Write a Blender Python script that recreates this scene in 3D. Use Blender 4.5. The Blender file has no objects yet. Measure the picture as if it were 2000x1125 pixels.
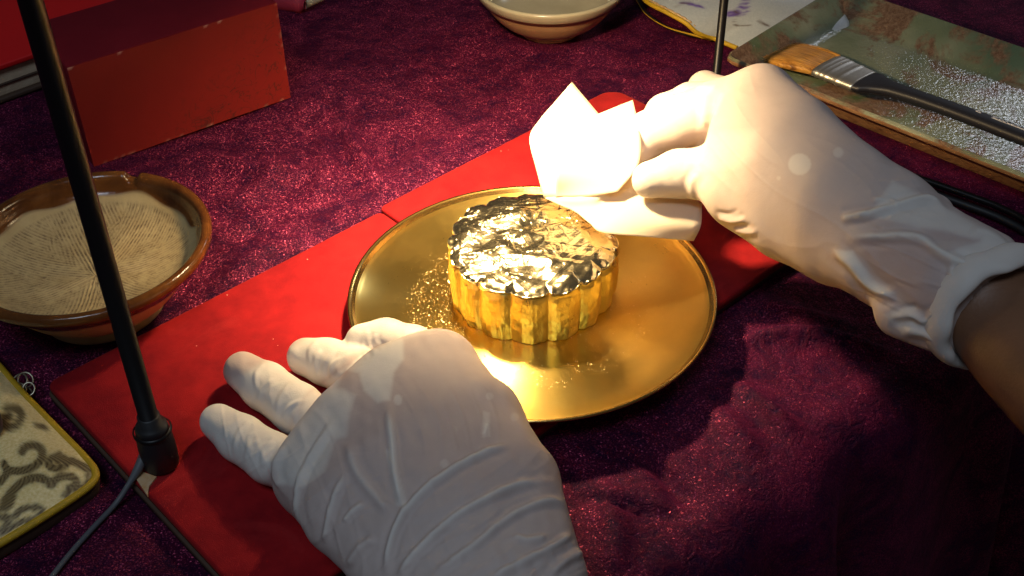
import bpy, bmesh, math, random
import numpy as np
from mathutils import Vector, Matrix

random.seed(7); rng = np.random.default_rng(7)
scene = bpy.context.scene
COL = scene.collection

# ------------------------------------------------------------------ camera
F, TH, ROLL = 2397.88, 0.6862, -0.01708
CP = np.array([-0.00857, -0.41283, 0.35722])
_fw = np.array([0, math.cos(TH), -math.sin(TH)]); _r = np.array([1.0, 0, 0]); _u = np.cross(_r, _fw)
CR = _r*math.cos(ROLL) + _u*math.sin(ROLL); CU = -_r*math.sin(ROLL) + _u*math.cos(ROLL); CF = _fw
cam_d = bpy.data.cameras.new('camera'); cam = bpy.data.objects.new('camera', cam_d); COL.objects.link(cam)
M = Matrix.Identity(4)
for i in range(3):
    M[i][0] = CR[i]; M[i][1] = CU[i]; M[i][2] = -CF[i]; M[i][3] = CP[i]
cam.matrix_world = M
cam_d.sensor_width = 36; cam_d.lens = F/2000*36; cam_d.clip_start = .005; cam_d.clip_end = 50
scene.camera = cam

# ------------------------------------------------------------------ world + exposure
w = bpy.data.worlds.new('World'); scene.world = w; w.use_nodes = True
bg = w.node_tree.nodes['Background']; bg.inputs[0].default_value = (.90, .80, .78, 1); bg.inputs[1].default_value = .034
scene.view_settings.view_transform = 'Standard'; scene.view_settings.look = 'None'
scene.view_settings.exposure = 0; scene.view_settings.gamma = 1
scene.render.engine = 'CYCLES'
try:
    scene.cycles.use_denoising = True
    scene.cycles.sample_clamp_indirect = 6
    scene.cycles.caustics_reflective = True
except Exception:
    pass

LAMP = Vector((-.034, .046, .168))
def lamp(name, kind, loc, energy, col, target=None, **kw):
    d = bpy.data.lights.new(name, kind); d.energy = energy; d.color = col
    for k, v in kw.items(): setattr(d, k, v)
    o = bpy.data.objects.new(name, d); COL.objects.link(o); o.location = loc
    if target is not None:
        o.rotation_euler = (Vector(target)-Vector(loc)).to_track_quat('-Z', 'Y').to_euler()
    return o
lamp('lamp_light', 'SPOT', LAMP, 6.8, (1, .71, .36), (.000, .062, 0), spot_size=math.radians(134), spot_blend=1.0, shadow_soft_size=.008)
lamp('ceiling_light', 'AREA', (.83, 1.10, .70), 1.15, (.82, .88, 1), (.22, .12, 0), shape='RECTANGLE', size=.14, size_y=.11)
lamp('room_light', 'AREA', (-.25, -.75, 1.25), 5.0, (.66, .82, 1), (-.05, -.1, 0), shape='RECTANGLE', size=.5, size_y=.3)

# ------------------------------------------------------------------ helpers
def at(x, y, z):
    d = CF*F + CR*(x-1000) + CU*(562.5-y)
    return CP + d*((z-CP[2])/d[2])
def proj(P):
    P = np.asarray(P, float); d = P-CP; z = d@CF
    return np.stack([1000+F*(d@CR)/z, 562.5-F*(d@CU)/z], -1), z
def A(x, y, z, r):                       # pixel + height + pixel radius -> point, radius in metres
    p = at(x, y, z); return p, r*((p-CP)@CF)/F

def props(o, label=None, cat=None, group=None, kind=None):
    if label: o['label'] = label
    if cat: o['category'] = cat
    if group: o['group'] = group
    if kind: o['kind'] = kind
    return o
def empty(name, loc, label, cat, group=None):
    o = bpy.data.objects.new(name, None); COL.objects.link(o); o.location = Vector(loc); o.empty_display_size = .01
    bpy.context.view_layer.update()
    return props(o, label, cat, group)
def mesh(name, V, Fc, mat, parent=None, smooth=True):
    me = bpy.data.meshes.new(name)
    V = np.asarray(V, float)
    if parent is not None:
        off = np.array(parent.location)
        q = parent.parent
        while q is not None: off = off+np.array(q.location); q = q.parent
        V = V-off
    me.from_pydata(V.tolist(), [], [tuple(int(i) for i in f) for f in Fc]); me.validate(); me.update()
    if smooth: me.polygons.foreach_set('use_smooth', [True]*len(me.polygons))
    if mat: me.materials.append(mat)
    o = bpy.data.objects.new(name, me); COL.objects.link(o)
    if parent is not None: o.parent = parent
    return o
def attr(o, name, vals):
    a = o.data.attributes.new(name, 'FLOAT', 'POINT'); a.data.foreach_set('value', np.asarray(vals, np.float32))
def grid_faces(n, m, wrap=False):        # n rows of m
    f = []
    for i in range(n-1):
        for j in range(m if wrap else m-1):
            k = (j+1) % m
            f.append((i*m+j, i*m+k, (i+1)*m+k, (i+1)*m+j))
    return f
def tube(P, r, seg=12, caps=True):
    P = np.asarray(P, float); n = len(P); r = np.broadcast_to(np.asarray(r, float), (n,))
    T = np.gradient(P, axis=0); T /= np.linalg.norm(T, axis=1)[:, None]+1e-12
    up = np.array([0, 0, 1.0]) if abs(T[0][2]) < .9 else np.array([1.0, 0, 0])
    N = np.cross(T[0], up); N /= np.linalg.norm(N); V = []
    for i in range(n):
        N = N-T[i]*(N@T[i]); N /= np.linalg.norm(N); B = np.cross(T[i], N)
        for k in range(seg):
            a = 2*math.pi*k/seg; V.append(P[i]+r[i]*(N*math.cos(a)+B*math.sin(a)))
    Fc = [(a, d, c, b) for a, b, c, d in grid_faces(n, seg, True)]
    if caps:
        V.append(P[0]); V.append(P[-1]); c0, c1 = len(V)-2, len(V)-1
        for k in range(seg):
            Fc.append((c0, (k+1) % seg, k)); Fc.append((c1, (n-1)*seg+k, (n-1)*seg+(k+1) % seg))
    return V, [f[::-1] for f in Fc]
def spline(P, n=40):
    P = np.asarray(P, float); m = len(P)
    Q = np.vstack([2*P[0]-P[1], P, 2*P[-1]-P[-2]]); out = []
    for t in np.linspace(0, m-1-1e-9, n):
        i = int(t); f = t-i; a, b, c, d = Q[i], Q[i+1], Q[i+2], Q[i+3]
        out.append(.5*((2*b)+(-a+c)*f+(2*a-5*b+4*c-d)*f*f+(-a+3*b-3*c+d)*f**3))
    return np.array(out)
def lathe(prof, seg=128, c=(0, 0, 0), fn=None):
    V = []
    for (r, z) in prof:
        for k in range(seg):
            a = 2*math.pi*k/seg; rr, zz = (r, z) if fn is None else fn(r, z, a)
            V.append((c[0]+rr*math.cos(a), c[1]+rr*math.sin(a), c[2]+zz))
    return V, grid_faces(len(prof), seg, True)
def boxmesh(c, ux, uy, uz, bev=.0006, name='b'):
    """bevelled box from corner c and three edge vectors"""
    bm = bmesh.new(); c, ux, uy, uz = map(lambda q: Vector(q), (c, ux, uy, uz))
    vs = [bm.verts.new(c+ux*i+uy*j+uz*k) for k in (0, 1) for j in (0, 1) for i in (0, 1)]
    for f in ((0, 2, 3, 1), (4, 5, 7, 6), (0, 1, 5, 4), (2, 6, 7, 3), (0, 4, 6, 2), (1, 3, 7, 5)):
        bm.faces.new([vs[i] for i in f])
    bm.normal_update(); bmesh.ops.recalc_face_normals(bm, faces=bm.faces[:])
    if bev: bmesh.ops.bevel(bm, geom=bm.edges[:], offset=bev, segments=2, affect='EDGES', profile=.6)
    bm.verts.index_update()
    V = [tuple(v.co) for v in bm.verts]; Fc = [[v.index for v in f.verts] for f in bm.faces]; bm.free()
    return V, Fc
def join(*parts):
    V, Fc = [], []
    for v, f in parts:
        o = len(V); V += [tuple(q) for q in v]; Fc += [tuple(i+o for i in q) for q in f]
    return V, Fc
def polydist(Q, pts):
    """distance of 2-D points Q to a polyline and the running parameter 0..1"""
    Q = np.asarray(Q, float); pts = np.asarray(pts, float)
    best = np.full(len(Q), 1e9); par = np.zeros(len(Q)); n = len(pts)-1
    for i in range(n):
        a, b = pts[i], pts[i+1]; ab = b-a; t = np.clip(((Q-a)@ab)/(ab@ab+1e-12), 0, 1)
        d = np.hypot(*(Q-a-t[:, None]*ab).T); m = d < best
        best = np.where(m, d, best); par = np.where(m, (i+t)/n, par)
    return best, par
def inpoly(Q, poly):
    x, y = np.asarray(Q, float).T; ins = np.zeros(len(x), bool); n = len(poly)
    for i in range(n):
        x1, y1 = poly[i]; x2, y2 = poly[(i+1) % n]
        c = ((y1 > y) != (y2 > y)) & (x < (x2-x1)*(y-y1)/((y2-y1) if y2 != y1 else 1e-9)+x1)
        ins ^= c
    return ins
def polymask(Q, poly, feather):
    d, _ = polydist(Q, list(poly)+[poly[0]]); s = np.where(inpoly(Q, poly), -d, d)
    return 1/(1+np.exp(np.clip(s/feather*3, -30, 30)))
def vnoise(P, scale, seed=0):
    """smooth value noise on 2-D or 3-D points"""
    P = np.asarray(P, float)*scale; i = np.floor(P).astype(np.int64); f = P-i; f = f*f*(3-2*f)
    D = P.shape[1]; out = np.zeros(len(P))
    for c in range(2**D):
        o = np.array([(c >> k) & 1 for k in range(D)]); q = i+o
        h = np.full(len(P), (seed*7919+12345) & 0x7fffffff, dtype=np.int64)
        for k in range(D): h = (h*1103515245+q[:, k]*(374761393+668265263*k)) & 0x7fffffff; h = (h ^ (h >> 13))*1274126177 & 0x7fffffff
        h = (h ^ (h >> 16)) & 0xffff
        wt = np.ones(len(P))
        for k in range(D): wt = wt*np.where(o[k], f[:, k], 1-f[:, k])
        out += wt*h/65535.0
    return out*2-1

# ------------------------------------------------------------------ materials
class NT:
    def __init__(s, name):
        s.m = bpy.data.materials.new(name); s.m.use_nodes = True; s.t = s.m.node_tree
        s.p = s.t.nodes['Principled BSDF']; s.out = s.t.nodes['Material Output']
    def n(s, typ, **kw):
        q = s.t.nodes.new(typ)
        for k, v in kw.items():
            if k.startswith('i_'): q.inputs[k[2:].replace('_', ' ')].default_value = v
            else: setattr(q, k, v)
        return q
    def l(s, a, b): s.t.links.new(a, b)
    def set(s, **kw):
        for k, v in kw.items():
            k = k.replace('_', ' ')
            s.p.inputs[k].default_value = (*v, 1) if isinstance(v, tuple) and len(v) == 3 else v
        return s
    def obj(s): return s.n('ShaderNodeTexCoord').outputs['Object']
    def noise(s, scale, detail=3, rough=.5, vec=None, dist=0):
        q = s.n('ShaderNodeTexNoise'); q.inputs['Scale'].default_value = scale; q.inputs['Detail'].default_value = detail
        q.inputs['Roughness'].default_value = rough; q.inputs['Distortion'].default_value = dist
        s.l(vec if vec is not None else s.obj(), q.inputs['Vector']); return q.outputs['Fac']
    def ramp(s, fac, stops):
        q = s.n('ShaderNodeValToRGB'); e = q.color_ramp.elements
        while len(e) < len(stops): e.new(.5)
        for i, (p, c) in enumerate(stops):
            e[i].position = p; e[i].color = (*c, 1) if isinstance(c, tuple) else (c, c, c, 1)
        s.l(fac, q.inputs['Fac']); return q.outputs['Color']
    def mix(s, fac, a, b):
        q = s.n('ShaderNodeMix', data_type='RGBA')
        for v, i in ((fac, 0), (a, 6), (b, 7)):
            if isinstance(v, (int, float)): q.inputs[i].default_value = v
            elif isinstance(v, tuple): q.inputs[i].default_value = (*v, 1)
            else: s.l(v, q.inputs[i])
        return q.outputs[2]
    def math(s, op, a, b=0, clamp=False):
        q = s.n('ShaderNodeMath', operation=op, use_clamp=clamp)
        for i, v in enumerate((a, b)):
            if isinstance(v, (int, float)): q.inputs[i].default_value = v
            else: s.l(v, q.inputs[i])
        return q.outputs[0]
    def bump(s, h, strength=.3, dist=.001, prev=None):
        q = s.n('ShaderNodeBump'); q.inputs['Strength'].default_value = strength; q.inputs['Distance'].default_value = dist
        s.l(h, q.inputs['Height'])
        if prev is not None: s.l(prev, q.inputs['Normal'])
        s.l(q.outputs[0], s.p.inputs['Normal']); return q.outputs[0]
    def attr(s, name):
        q = s.n('ShaderNodeAttribute'); q.attribute_name = name; return q.outputs['Fac']
    def base(s, c): s.l(c, s.p.inputs['Base Color'])

def m_cloth():
    t = NT('crushed_velvet'); t.set(Roughness=.7); t.p.inputs['Specular IOR Level'].default_value = .08
    big = t.noise(38, 4, .6, dist=1.2); mid = t.noise(190, 4, .65, dist=.8); fine = t.noise(1500, 2, .7)
    c = t.mix(t.ramp(mid, [(.35, 0.0), (.66, 1.0)]), (.011, .0008, .017), (.038, .0014, .015))
    c = t.mix(t.math('MULTIPLY', t.ramp(big, [(.42, 0.0), (.65, 1.0)]), .6), c, (.075, .0035, .028))
    t.base(c)
    t.p.inputs['Sheen Weight'].default_value = .12; t.p.inputs['Sheen Roughness'].default_value = .35
    t.p.inputs['Sheen Tint'].default_value = (.62, .06, .24, 1)
    b1 = t.bump(mid, .55, .003); b2 = t.bump(fine, .4, .0007, b1)
    # loose glittering pile fibres: tiny tilted facets
    vo = t.n('ShaderNodeTexVoronoi'); vo.inputs['Scale'].default_value = 1900; t.l(t.obj(), vo.inputs['Vector'])
    v2 = t.n('ShaderNodeVectorMath', operation='SUBTRACT'); t.l(vo.outputs['Color'], v2.inputs[0]); v2.inputs[1].default_value = (.5, .5, .5)
    v3 = t.n('ShaderNodeVectorMath', operation='SCALE'); t.l(v2.outputs[0], v3.inputs[0]); v3.inputs['Scale'].default_value = 1.45
    ge = t.n('ShaderNodeNewGeometry'); v6 = t.n('ShaderNodeVectorMath', operation='ADD'); t.l(v3.outputs[0], v6.inputs[0]); v6.inputs[1].default_value = (.36, -.58, 0)
    v4 = t.n('ShaderNodeVectorMath', operation='ADD'); t.l(v6.outputs[0], v4.inputs[0]); t.l(b1, v4.inputs[1])
    v5 = t.n('ShaderNodeVectorMath', operation='NORMALIZE'); t.l(v4.outputs[0], v5.inputs[0])
    gl = t.n('ShaderNodeBsdfGlossy'); gl.inputs['Roughness'].default_value = .42; gl.inputs['Color'].default_value = (.64, .10, .20, 1); t.l(v5.outputs[0], gl.inputs['Normal'])
    mx = t.n('ShaderNodeMixShader'); sp = t.ramp(t.noise(1300, 2, .6), [(.46, 0.0), (.66, 1.0)])
    t.l(t.math('MULTIPLY', sp, t.math('ADD', t.math('MULTIPLY', t.ramp(big, [(.35, 0.0), (.68, 1.0)]), .42), .07)), mx.inputs[0])
    t.l(t.p.outputs[0], mx.inputs[1]); t.l(gl.outputs[0], mx.inputs[2]); t.l(mx.outputs[0], t.out.inputs[0])
    return t.m
def m_redvelvet():
    t = NT('red_flock'); t.set(Roughness=.85)
    n = t.noise(60, 4, .6); f = t.noise(2500, 2, .6)
    c = t.mix(t.ramp(n, [(.3, 0.0), (.7, 1.0)]), (.19, .0015, .006), (.34, .007, .010))
    sc = t.noise(22, 5, .7, dist=1.5); c = t.mix(t.math('MULTIPLY', t.ramp(sc, [(.58, 0.0), (.72, 1.0)]), .25), c, (.46, .03, .03))
    vo = t.n('ShaderNodeTexVoronoi'); vo.inputs['Scale'].default_value = 130; t.l(t.obj(), vo.inputs['Vector'])
    lint = t.math('MULTIPLY', t.math('LESS_THAN', vo.outputs['Distance'], .035), t.math('GREATER_THAN', t.noise(40, 2, .5), .52)); c = t.mix(t.math('MULTIPLY', lint, .8), c, (.75, .42, .32)); t.base(c)
    t.p.inputs['Specular IOR Level'].default_value = .2
    t.p.inputs['Sheen Weight'].default_value = .10; t.p.inputs['Sheen Roughness'].default_value = .5; t.p.inputs['Sheen Tint'].default_value = (1, .2, .12, 1)
    t.bump(f, .4, .0005); return t.m
def simple(name, col, rough=.5, metal=0, bump=None, var=None, **kw):
    t = NT(name); t.set(Base_Color=col, Roughness=rough, Metallic=metal, **kw)
    if var: t.base(t.mix(t.ramp(t.noise(var[0], 5, .6), [(.3, 0.0), (.7, 1.0)]), col, var[1]))
    if bump: t.bump(t.noise(bump[0], 3, .6), bump[1], bump[2])
    return t.m
def m_plate():
    t = NT('brushed_brass'); t.set(Metallic=1.0, Roughness=.27)
    n = t.noise(45, 5, .65); sp = t.noise(900, 2, .5)
    c = t.mix(t.ramp(n, [(.3, 0.0), (.7, 1.0)]), (.90, .66, .19), (.80, .58, .18)); t.base(c)
    sx = t.n('ShaderNodeVectorMath', operation='LENGTH'); t.l(t.obj(), sx.inputs[0])
    cm = t.n('ShaderNodeCombineXYZ'); t.l(sx.outputs['Value'], cm.inputs[0])
    rings = t.noise(2600, 2, .6, vec=cm.outputs[0])
    r = t.math('ADD', t.math('MULTIPLY', n, .14), .20); t.l(t.math('ADD', r, t.math('MULTIPLY', rings, .06)), t.p.inputs['Roughness'])
    t.p.inputs['Anisotropic'].default_value = .82
    tg = t.n('ShaderNodeTangent', direction_type='RADIAL', axis='Z'); t.l(tg.outputs[0], t.p.inputs['Tangent']); t.p.inputs['Anisotropic Rotation'].default_value = .25
    t.bump(rings, .10, .0002); return t.m
def m_goldleaf():
    t = NT('gold_leaf'); t.set(Metallic=.88)
    n = t.noise(260, 5, .65, dist=.6); n2 = t.noise(70, 3, .5)
    t.base(t.mix(n2, (1, .68, .11), (1, .79, .23)))
    t.l(t.math('ADD', t.math('MULTIPLY', n, .22), .20), t.p.inputs['Roughness'])
    b = t.bump(n, .28, .0014)
    t.bump(t.noise(900, 3, .6), .25, .0005, b); return t.m
def m_foil():
    t = NT('crumpled_foil'); t.set(Metallic=1.0, Roughness=.18)
    n = t.noise(500, 4, .65, dist=1.0)
    t.base(t.mix(n, (.84, .73, .45), (.95, .86, .58)))
    t.bump(n, .13, .0006); return t.m
def m_glove():
    t = NT('latex_glove'); t.set(Roughness=.58)
    l = t.attr('loose'); n = t.noise(120, 4, .6); f = t.noise(1500, 3, .6)
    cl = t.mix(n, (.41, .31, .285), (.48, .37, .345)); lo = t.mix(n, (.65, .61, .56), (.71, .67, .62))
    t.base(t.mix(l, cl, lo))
    t.p.inputs['Subsurface Weight'].default_value = .06; t.p.inputs['Subsurface Scale'].default_value = .002
    t.p.inputs['Subsurface Radius'].default_value = (1, .55, .4)
    t.p.inputs['Specular IOR Level'].default_value = .2
    t.bump(f, .13, .0005, t.bump(t.noise(330, 3, .6), .08, .001)); return t.m
def m_paper():
    t = NT('tissue_paper'); t.set(Roughness=.8, Base_Color=(.86, .80, .68))
    t.p.inputs['Specular IOR Level'].default_value = .2
    tr = t.n('ShaderNodeBsdfTranslucent'); tr.inputs[0].default_value = (.9, .8, .62, 1)
    mx = t.n('ShaderNodeMixShader'); mx.inputs[0].default_value = .5
    t.l(t.p.outputs[0], mx.inputs[1]); t.l(tr.outputs[0], mx.inputs[2]); t.l(mx.outputs[0], t.out.inputs[0])
    t.bump(t.noise(300, 3, .6), .06, .001); return t.m
def m_tray():
    t = NT('tray_glaze'); o = t.obj()
    n = t.noise(26, 6, .62, dist=.7); g = t.noise(13, 4, .5, dist=.5); f = t.noise(420, 4, .7); h = t.noise(150, 5, .7)
    brown = t.mix(t.ramp(f, [(.35, 0.0), (.65, 1.0)]), (.11, .06, .038), (.21, .135, .09))
    green = t.mix(t.ramp(g, [(.35, 0.0), (.52, .5), (.68, 1.0)]), (.29, .30, .22), (.055, .095, .04))
    teal = t.mix(t.ramp(t.noise(19, 2, .5), [(.5, 0.0), (.68, .8)]), green, (.07, .12, .085))
    c = t.mix(t.ramp(t.math('ADD', n, t.math('MULTIPLY', h, .10)), [(.55, 0.0), (.63, 1.0)]), teal, brown); t.base(c)
    t.set(Roughness=.11)
    t.bump(t.noise(420, 3, .6), .30, .0011, t.bump(h, .10, .0012)); return t.m
def m_attrmix(name, a, cols, rough, metal=0, bump=None, sheen=0):
    """two weave colours chosen by a painted motif attribute"""
    t = NT(name); t.set(Roughness=rough, Metallic=metal)
    c = t.mix(t.ramp(t.noise(900, 3, .6), [(.3, 0.0), (.7, 1.0)]), cols[0], cols[1])
    for k, col in a: c = t.mix(t.attr(k), c, col)
    t.base(c); t.p.inputs['Sheen Weight'].default_value = sheen
    if bump: t.bump(t.noise(bump[0], 2, .6), bump[1], bump[2])
    return t.m

MAT = dict(
    cloth=m_cloth(), red=m_redvelvet(), plate=m_plate(), leaf=m_goldleaf(), foil=m_foil(), glove=m_glove(), paper=m_paper(), tray=m_tray(),
    tray_edge=simple('tray_unglazed', (.22, .10, .045), .55, bump=(500, .4, .001), var=(90, (.34, .19, .09))),
    black=simple('black_metal', (.006, .005, .006), .38, Specular_IOR_Level=.25), rubber=simple('black_rubber', (.012, .012, .014), .5),
    cordgrey=simple('grey_cord', (.10, .105, .115), .55),
    darkwood=simple('dark_board_edge', (.05, .026, .018), .7, var=(80, (.075, .04, .02)), bump=(200, .3, .001)),
    bare=simple('bare_card', (.62, .45, .28), .8, var=(300, (.55, .30, .12))),
    box_side=None, pages=simple('page_edges', (.50, .36, .22), .8, bump=(300, .4, .001), var=(60, (.66, .52, .36))),
    bookred=simple('red_book_cloth', (.72, .004, .006), .6, bump=(900, .2, .0005)),
    yellow=simple('yellow_piping', (.55, .33, .012), .55, var=(140, (.40, .26, .01)), bump=(1800, .5, .0006)),
    silver=simple('silver_wire', (.42, .37, .27), .35, 1),
    ferrule=simple('tin_ferrule', (.78, .74, .66), .42, 1, bump=(700, .15, .0004)),
    bristle=simple('amber_bristle', (.42, .17, .022), .5, var=(500, (.60, .30, .06))),
    handle=simple('black_brush_paint', (.010, .010, .016), .5), white=simple('white_print', (.62, .62, .66), .6),
    skin=simple('brown_skin', (.20, .092, .048), .5, bump=(900, .2, .0006), var=(60, (.15, .07, .038))),
    celadon=simple('celadon_glaze', (.34, .31, .22), .22, var=(40, (.40, .37, .27))), bowlbrown=simple('brown_glaze_band', (.10, .035, .018), .3),
    bowlfoot=simple('tan_clay', (.30, .17, .09), .45, var=(60, (.36, .22, .12))),
    purple=simple('dark_purple_lacquer', (.03, .008, .03), .3), pink=simple('pink_red_cloth', (.33, .02, .05), .7, bump=(600, .4, .001)),
    lining=simple('dark_lining', (.012, .006, .012), .6), rim=simple('polished_brass', (.66, .43, .14), .2, 1, bump=(700, .08, .0003)), flake=simple('gold_flake', (1, .78, .34), .42, .55),
    shade=simple('lamp_shade_black', (.012, .012, .012), .45), stitch=simple('gold_thread', (.35, .20, .09), .5, var=(700, (.6, .42, .2))),
)
def m_box():
    t = NT('worn_red_lacquer'); t.set(Roughness=.55)
    n = t.noise(24, 5, .6); c = t.mix(n, (.16, .005, .004), (.24, .010, .006))
    wv = t.noise(75, 2, .5, dist=2.2); rid = t.math('ABSOLUTE', t.math('SUBTRACT', wv, .5))
    sq = t.ramp(rid, [(.0, 1.0), (.022, 0.0)]); zone = t.attr('crazed')
    c = t.mix(t.math('MULTIPLY', t.math('MULTIPLY', sq, zone), .8), c, (.045, .010, .006))
    c = t.mix(t.attr('worn'), c, (.50, .36, .28)); t.base(c)
    t.bump(t.noise(400, 4, .6), .2, .0008); return t.m
MAT['box_side'] = m_box()
MAT['box_lid'] = simple('dark_red_lid', (.15, .005, .012), .75, bump=(500, .15, .0006), var=(30, (.19, .008, .016)), Specular_IOR_Level=.15)
def m_suribachi():
    t = NT('suribachi_body'); t.set(Roughness=.25)
    gz = t.attr('glaze'); dr = t.attr('comb'); n = t.noise(70, 5, .6); f = t.noise(300, 4, .7)
    clay = t.mix(t.ramp(n, [(.35, 0.0), (.7, 1.0)]), (.54, .41, .20), (.44, .315, .14))
    clay = t.mix(t.math('MULTIPLY', dr, t.ramp(f, [(.40, .15), (.62, .85)])), clay, (.105, .055, .022))
    gl = t.mix(t.ramp(t.noise(45, 4, .6, dist=.8), [(.3, 0.0), (.7, 1.0)]), (.075, .022, .006), (.20, .072, .015))
    t.base(t.mix(gz, clay, gl)); t.l(t.math('SUBTRACT', .72, t.math('MULTIPLY', gz, .58)), t.p.inputs['Roughness'])
    t.bump(f, .25, .0006); return t.m
MAT['suri'] = m_suribachi()

# ------------------------------------------------------------------ table cloth (draped over the table's near edge)
AX = np.array([math.cos(math.radians(42.2)), math.sin(math.radians(42.2)), 0]); NR = np.array([AX[1], -AX[0], 0])
EDGE = .122; RB = .028
u = np.concatenate([np.linspace(-1.2, -.36, 30)[:-1], np.linspace(-.36, .52, 330), np.linspace(.52, 1.6, 30)[1:]])
s = np.concatenate([np.linspace(-1.6, -.42, 30)[:-1], np.linspace(-.42, .20, 250), np.linspace(.20, .62, 60)[1:]])
S, U = np.meshgrid(s, u, indexing='ij'); S1, U1 = S.ravel(), U.ravel()
ang = np.clip((S1-EDGE)/RB, 0, math.pi/2*.93); down = np.maximum(S1-EDGE-RB*math.pi/2*.93, 0)
hs = np.where(S1 < EDGE, S1, EDGE+RB*np.sin(ang)); hz = np.where(S1 < EDGE, 0, -RB*(1-np.cos(ang)))
hs = hs+down*math.cos(math.pi/2*.93); hz = hz-down*math.sin(math.pi/2*.93)
fold = np.clip((S1-EDGE)/.10, 0, 1)
hs = hs+fold*(.010*np.sin(U1*95+1.5*np.sin(U1*31))+.006*np.sin(U1*57+1))
P2 = np.stack([U1, S1], 1)
wr = .0030*vnoise(P2, 17, 1)+.0007*vnoise(P2, 50, 2)+.0003*vnoise(P2, 130, 3)
XY = S1[:, None]*NR[:2]+U1[:, None]*AX[:2]
def ridge(px, wdt, h):
    global wr
    q = np.array([at(x, y, 0)[:2] for x, y in px]); q = spline(q, 24); d, t = polydist(XY, q)
    wr = wr+1.8*h*np.exp(-(d/wdt)**2)*np.sin(np.clip(t, .02, .98)*math.pi)**.6
for px, wd, h in [([(1432, 668), (1520, 652), (1640, 662), (1770, 705)], .0035, .0035), ([(1425, 745), (1500, 800), (1560, 850)], .005, .0040),
                  ([(1120, 965), (1230, 985), (1350, 1010)], .0025, -.0032), ([(1255, 880), (1310, 930), (1350, 985)], .004, -.0036),
                  ([(1380, 790), (1440, 850), (1480, 900)], .006, .003), ([(1480, 580), (1570, 620), (1680, 640)], .005, .003),
                  ([(660, 232), (700, 300), (742, 370)], .004, .005), ([(628, 250), (640, 330), (610, 400)], .005, .0035), ([(560, 300), (520, 360), (430, 400)], .006, .004),
                  ([(420, 300), (500, 330), (640, 340)], .006, .003), ([(430, 470), (480, 450), (560, 420)], .005, -.003), ([(700, 200), (640, 180), (580, 230)], .006, .003),
                  ([(820, 230), (780, 300), (720, 330)], .006, -.003), ([(440, 545), (520, 500), (600, 470)], .004, .003), ([(1180, 950), (1200, 1050), (1190, 1125)], .006, .003)]:
    ridge(px, wd, h)
wr = np.where(S1 < EDGE, wr, wr*.6)
# lie flat under what stands on it
BC = np.array([-.0765, .0735])*0
for c, r in [((-.1942, .0161), .036), ((.0175, .275), .03)]:
    m = np.exp(-np.clip(np.hypot(XY[:, 0]-c[0], XY[:, 1]-c[1])-r, 0, 1)/.012); wr = wr*(1-m)-.0008*m
bu, bs = XY@AX[:2], XY@NR[:2]
d = np.maximum(np.maximum(-.185-bu, bu-.166), np.maximum(-.106-bs, bs-.055)); m = np.exp(-np.clip(d, 0, 1)/.008)
wr = wr*(1-m)-.0012*m
tu, ts = XY@np.array([.7193, -.6947]), XY@np.array([.6947, .7193])
d = np.maximum(np.maximum(-.07-tu, tu-.22), np.maximum(.20-ts, ts-.36)); m = np.exp(-np.clip(d, 0, 1)/.01); wr = wr*(1-m)-.001*m
Z = hz+np.minimum(wr, .0075)
V = hs[:, None]*NR+U1[:, None]*AX; V[:, 2] = Z
cloth = mesh('tablecloth', V, grid_faces(len(s), len(u)), MAT['cloth'])
props(cloth, 'deep purple crushed velvet tablecloth creased over the table and its near edge', 'tablecloth')

# ------------------------------------------------------------------ folding red board
def rounded_slab(c0, du, dv, z0, z1, rad, bev=.0012):
    """slab from corner c0 with edge vectors du, dv (2-D); rad = corner radii (c0, +u, +u+v, +v)"""
    c0, du, dv = map(np.array, (c0, du, dv)); lu, lv = np.linalg.norm(du), np.linalg.norm(dv); eu, ev = du/lu, dv/lv; out = []
    for k, (a, b, a0) in enumerate(((0, 0, 180), (1, 0, 270), (1, 1, 0), (0, 1, 90))):
        r = rad[k]; cu = a*lu+(r if a == 0 else -r); cv = b*lv+(r if b == 0 else -r)
        for q in np.linspace(a0, a0+90, 9): out.append((cu+r*math.cos(math.radians(q)), cv+r*math.sin(math.radians(q))))
    out = np.array(out); n = len(out); V = []
    ctr = out.mean(0)
    for z, ins in ((z0, 0), (z1-bev, 0), (z1-bev*.3, bev*.3), (z1, bev)):
        q = out.copy(); dd = q-ctr; q = ctr+dd*(1-ins/np.maximum(np.abs(dd).max(1, keepdims=True), 1e-6))
        for a, b in q: p = c0+eu*a+ev*b; V.append((p[0], p[1], z))
    flip = (eu[0]*ev[1]-eu[1]*ev[0]) < 0
    Fc = grid_faces(4, n, True)+[tuple(range(3*n, 4*n)), tuple(reversed(range(n)))]
    if flip: Fc = [f[::-1] for f in Fc]
    return V, Fc
def S2(uu, ss): return (AX*uu+NR*ss)[:2]
board = empty('folding_board', (*S2(-.005, -.02), 0), 'red velvet covered folding board lying open under the gold plate', 'display board')
for k, (u0, u1, s0, s1, rad) in enumerate([(-.1782, -.0022, -.1052, .0555, (.004, .003, .003, .004)), (-.0012, .1650, -.1078, .0550, (.003, .010, .010, .003))]):
    z1 = .0068 if k == 0 else .0073
    pn = mesh('panel', *rounded_slab(S2(u0, s0), AX[:2]*(u1-u0), NR[:2]*(s1-s0), .0034, z1, rad), MAT['red'], board)
    mesh('panel_base', *rounded_slab(S2(u0-.0012, s0+.0006), AX[:2]*(u1-u0), NR[:2]*(s1-s0-.0012), .0004, .0033, rad, .0004), MAT['darkwood'], pn)
bc = at(283, 946, .0068)
q = [at(262, 930, .0071), at(276, 922, .0072), at(306, 932, .0073), at(292, 950, .0072), at(288, 968, .0071), at(276, 950, .0070)]
qq = np.array(q); V = [*(qq+[0, 0, .0004]), *(qq-[0, 0, .001])]
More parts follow.
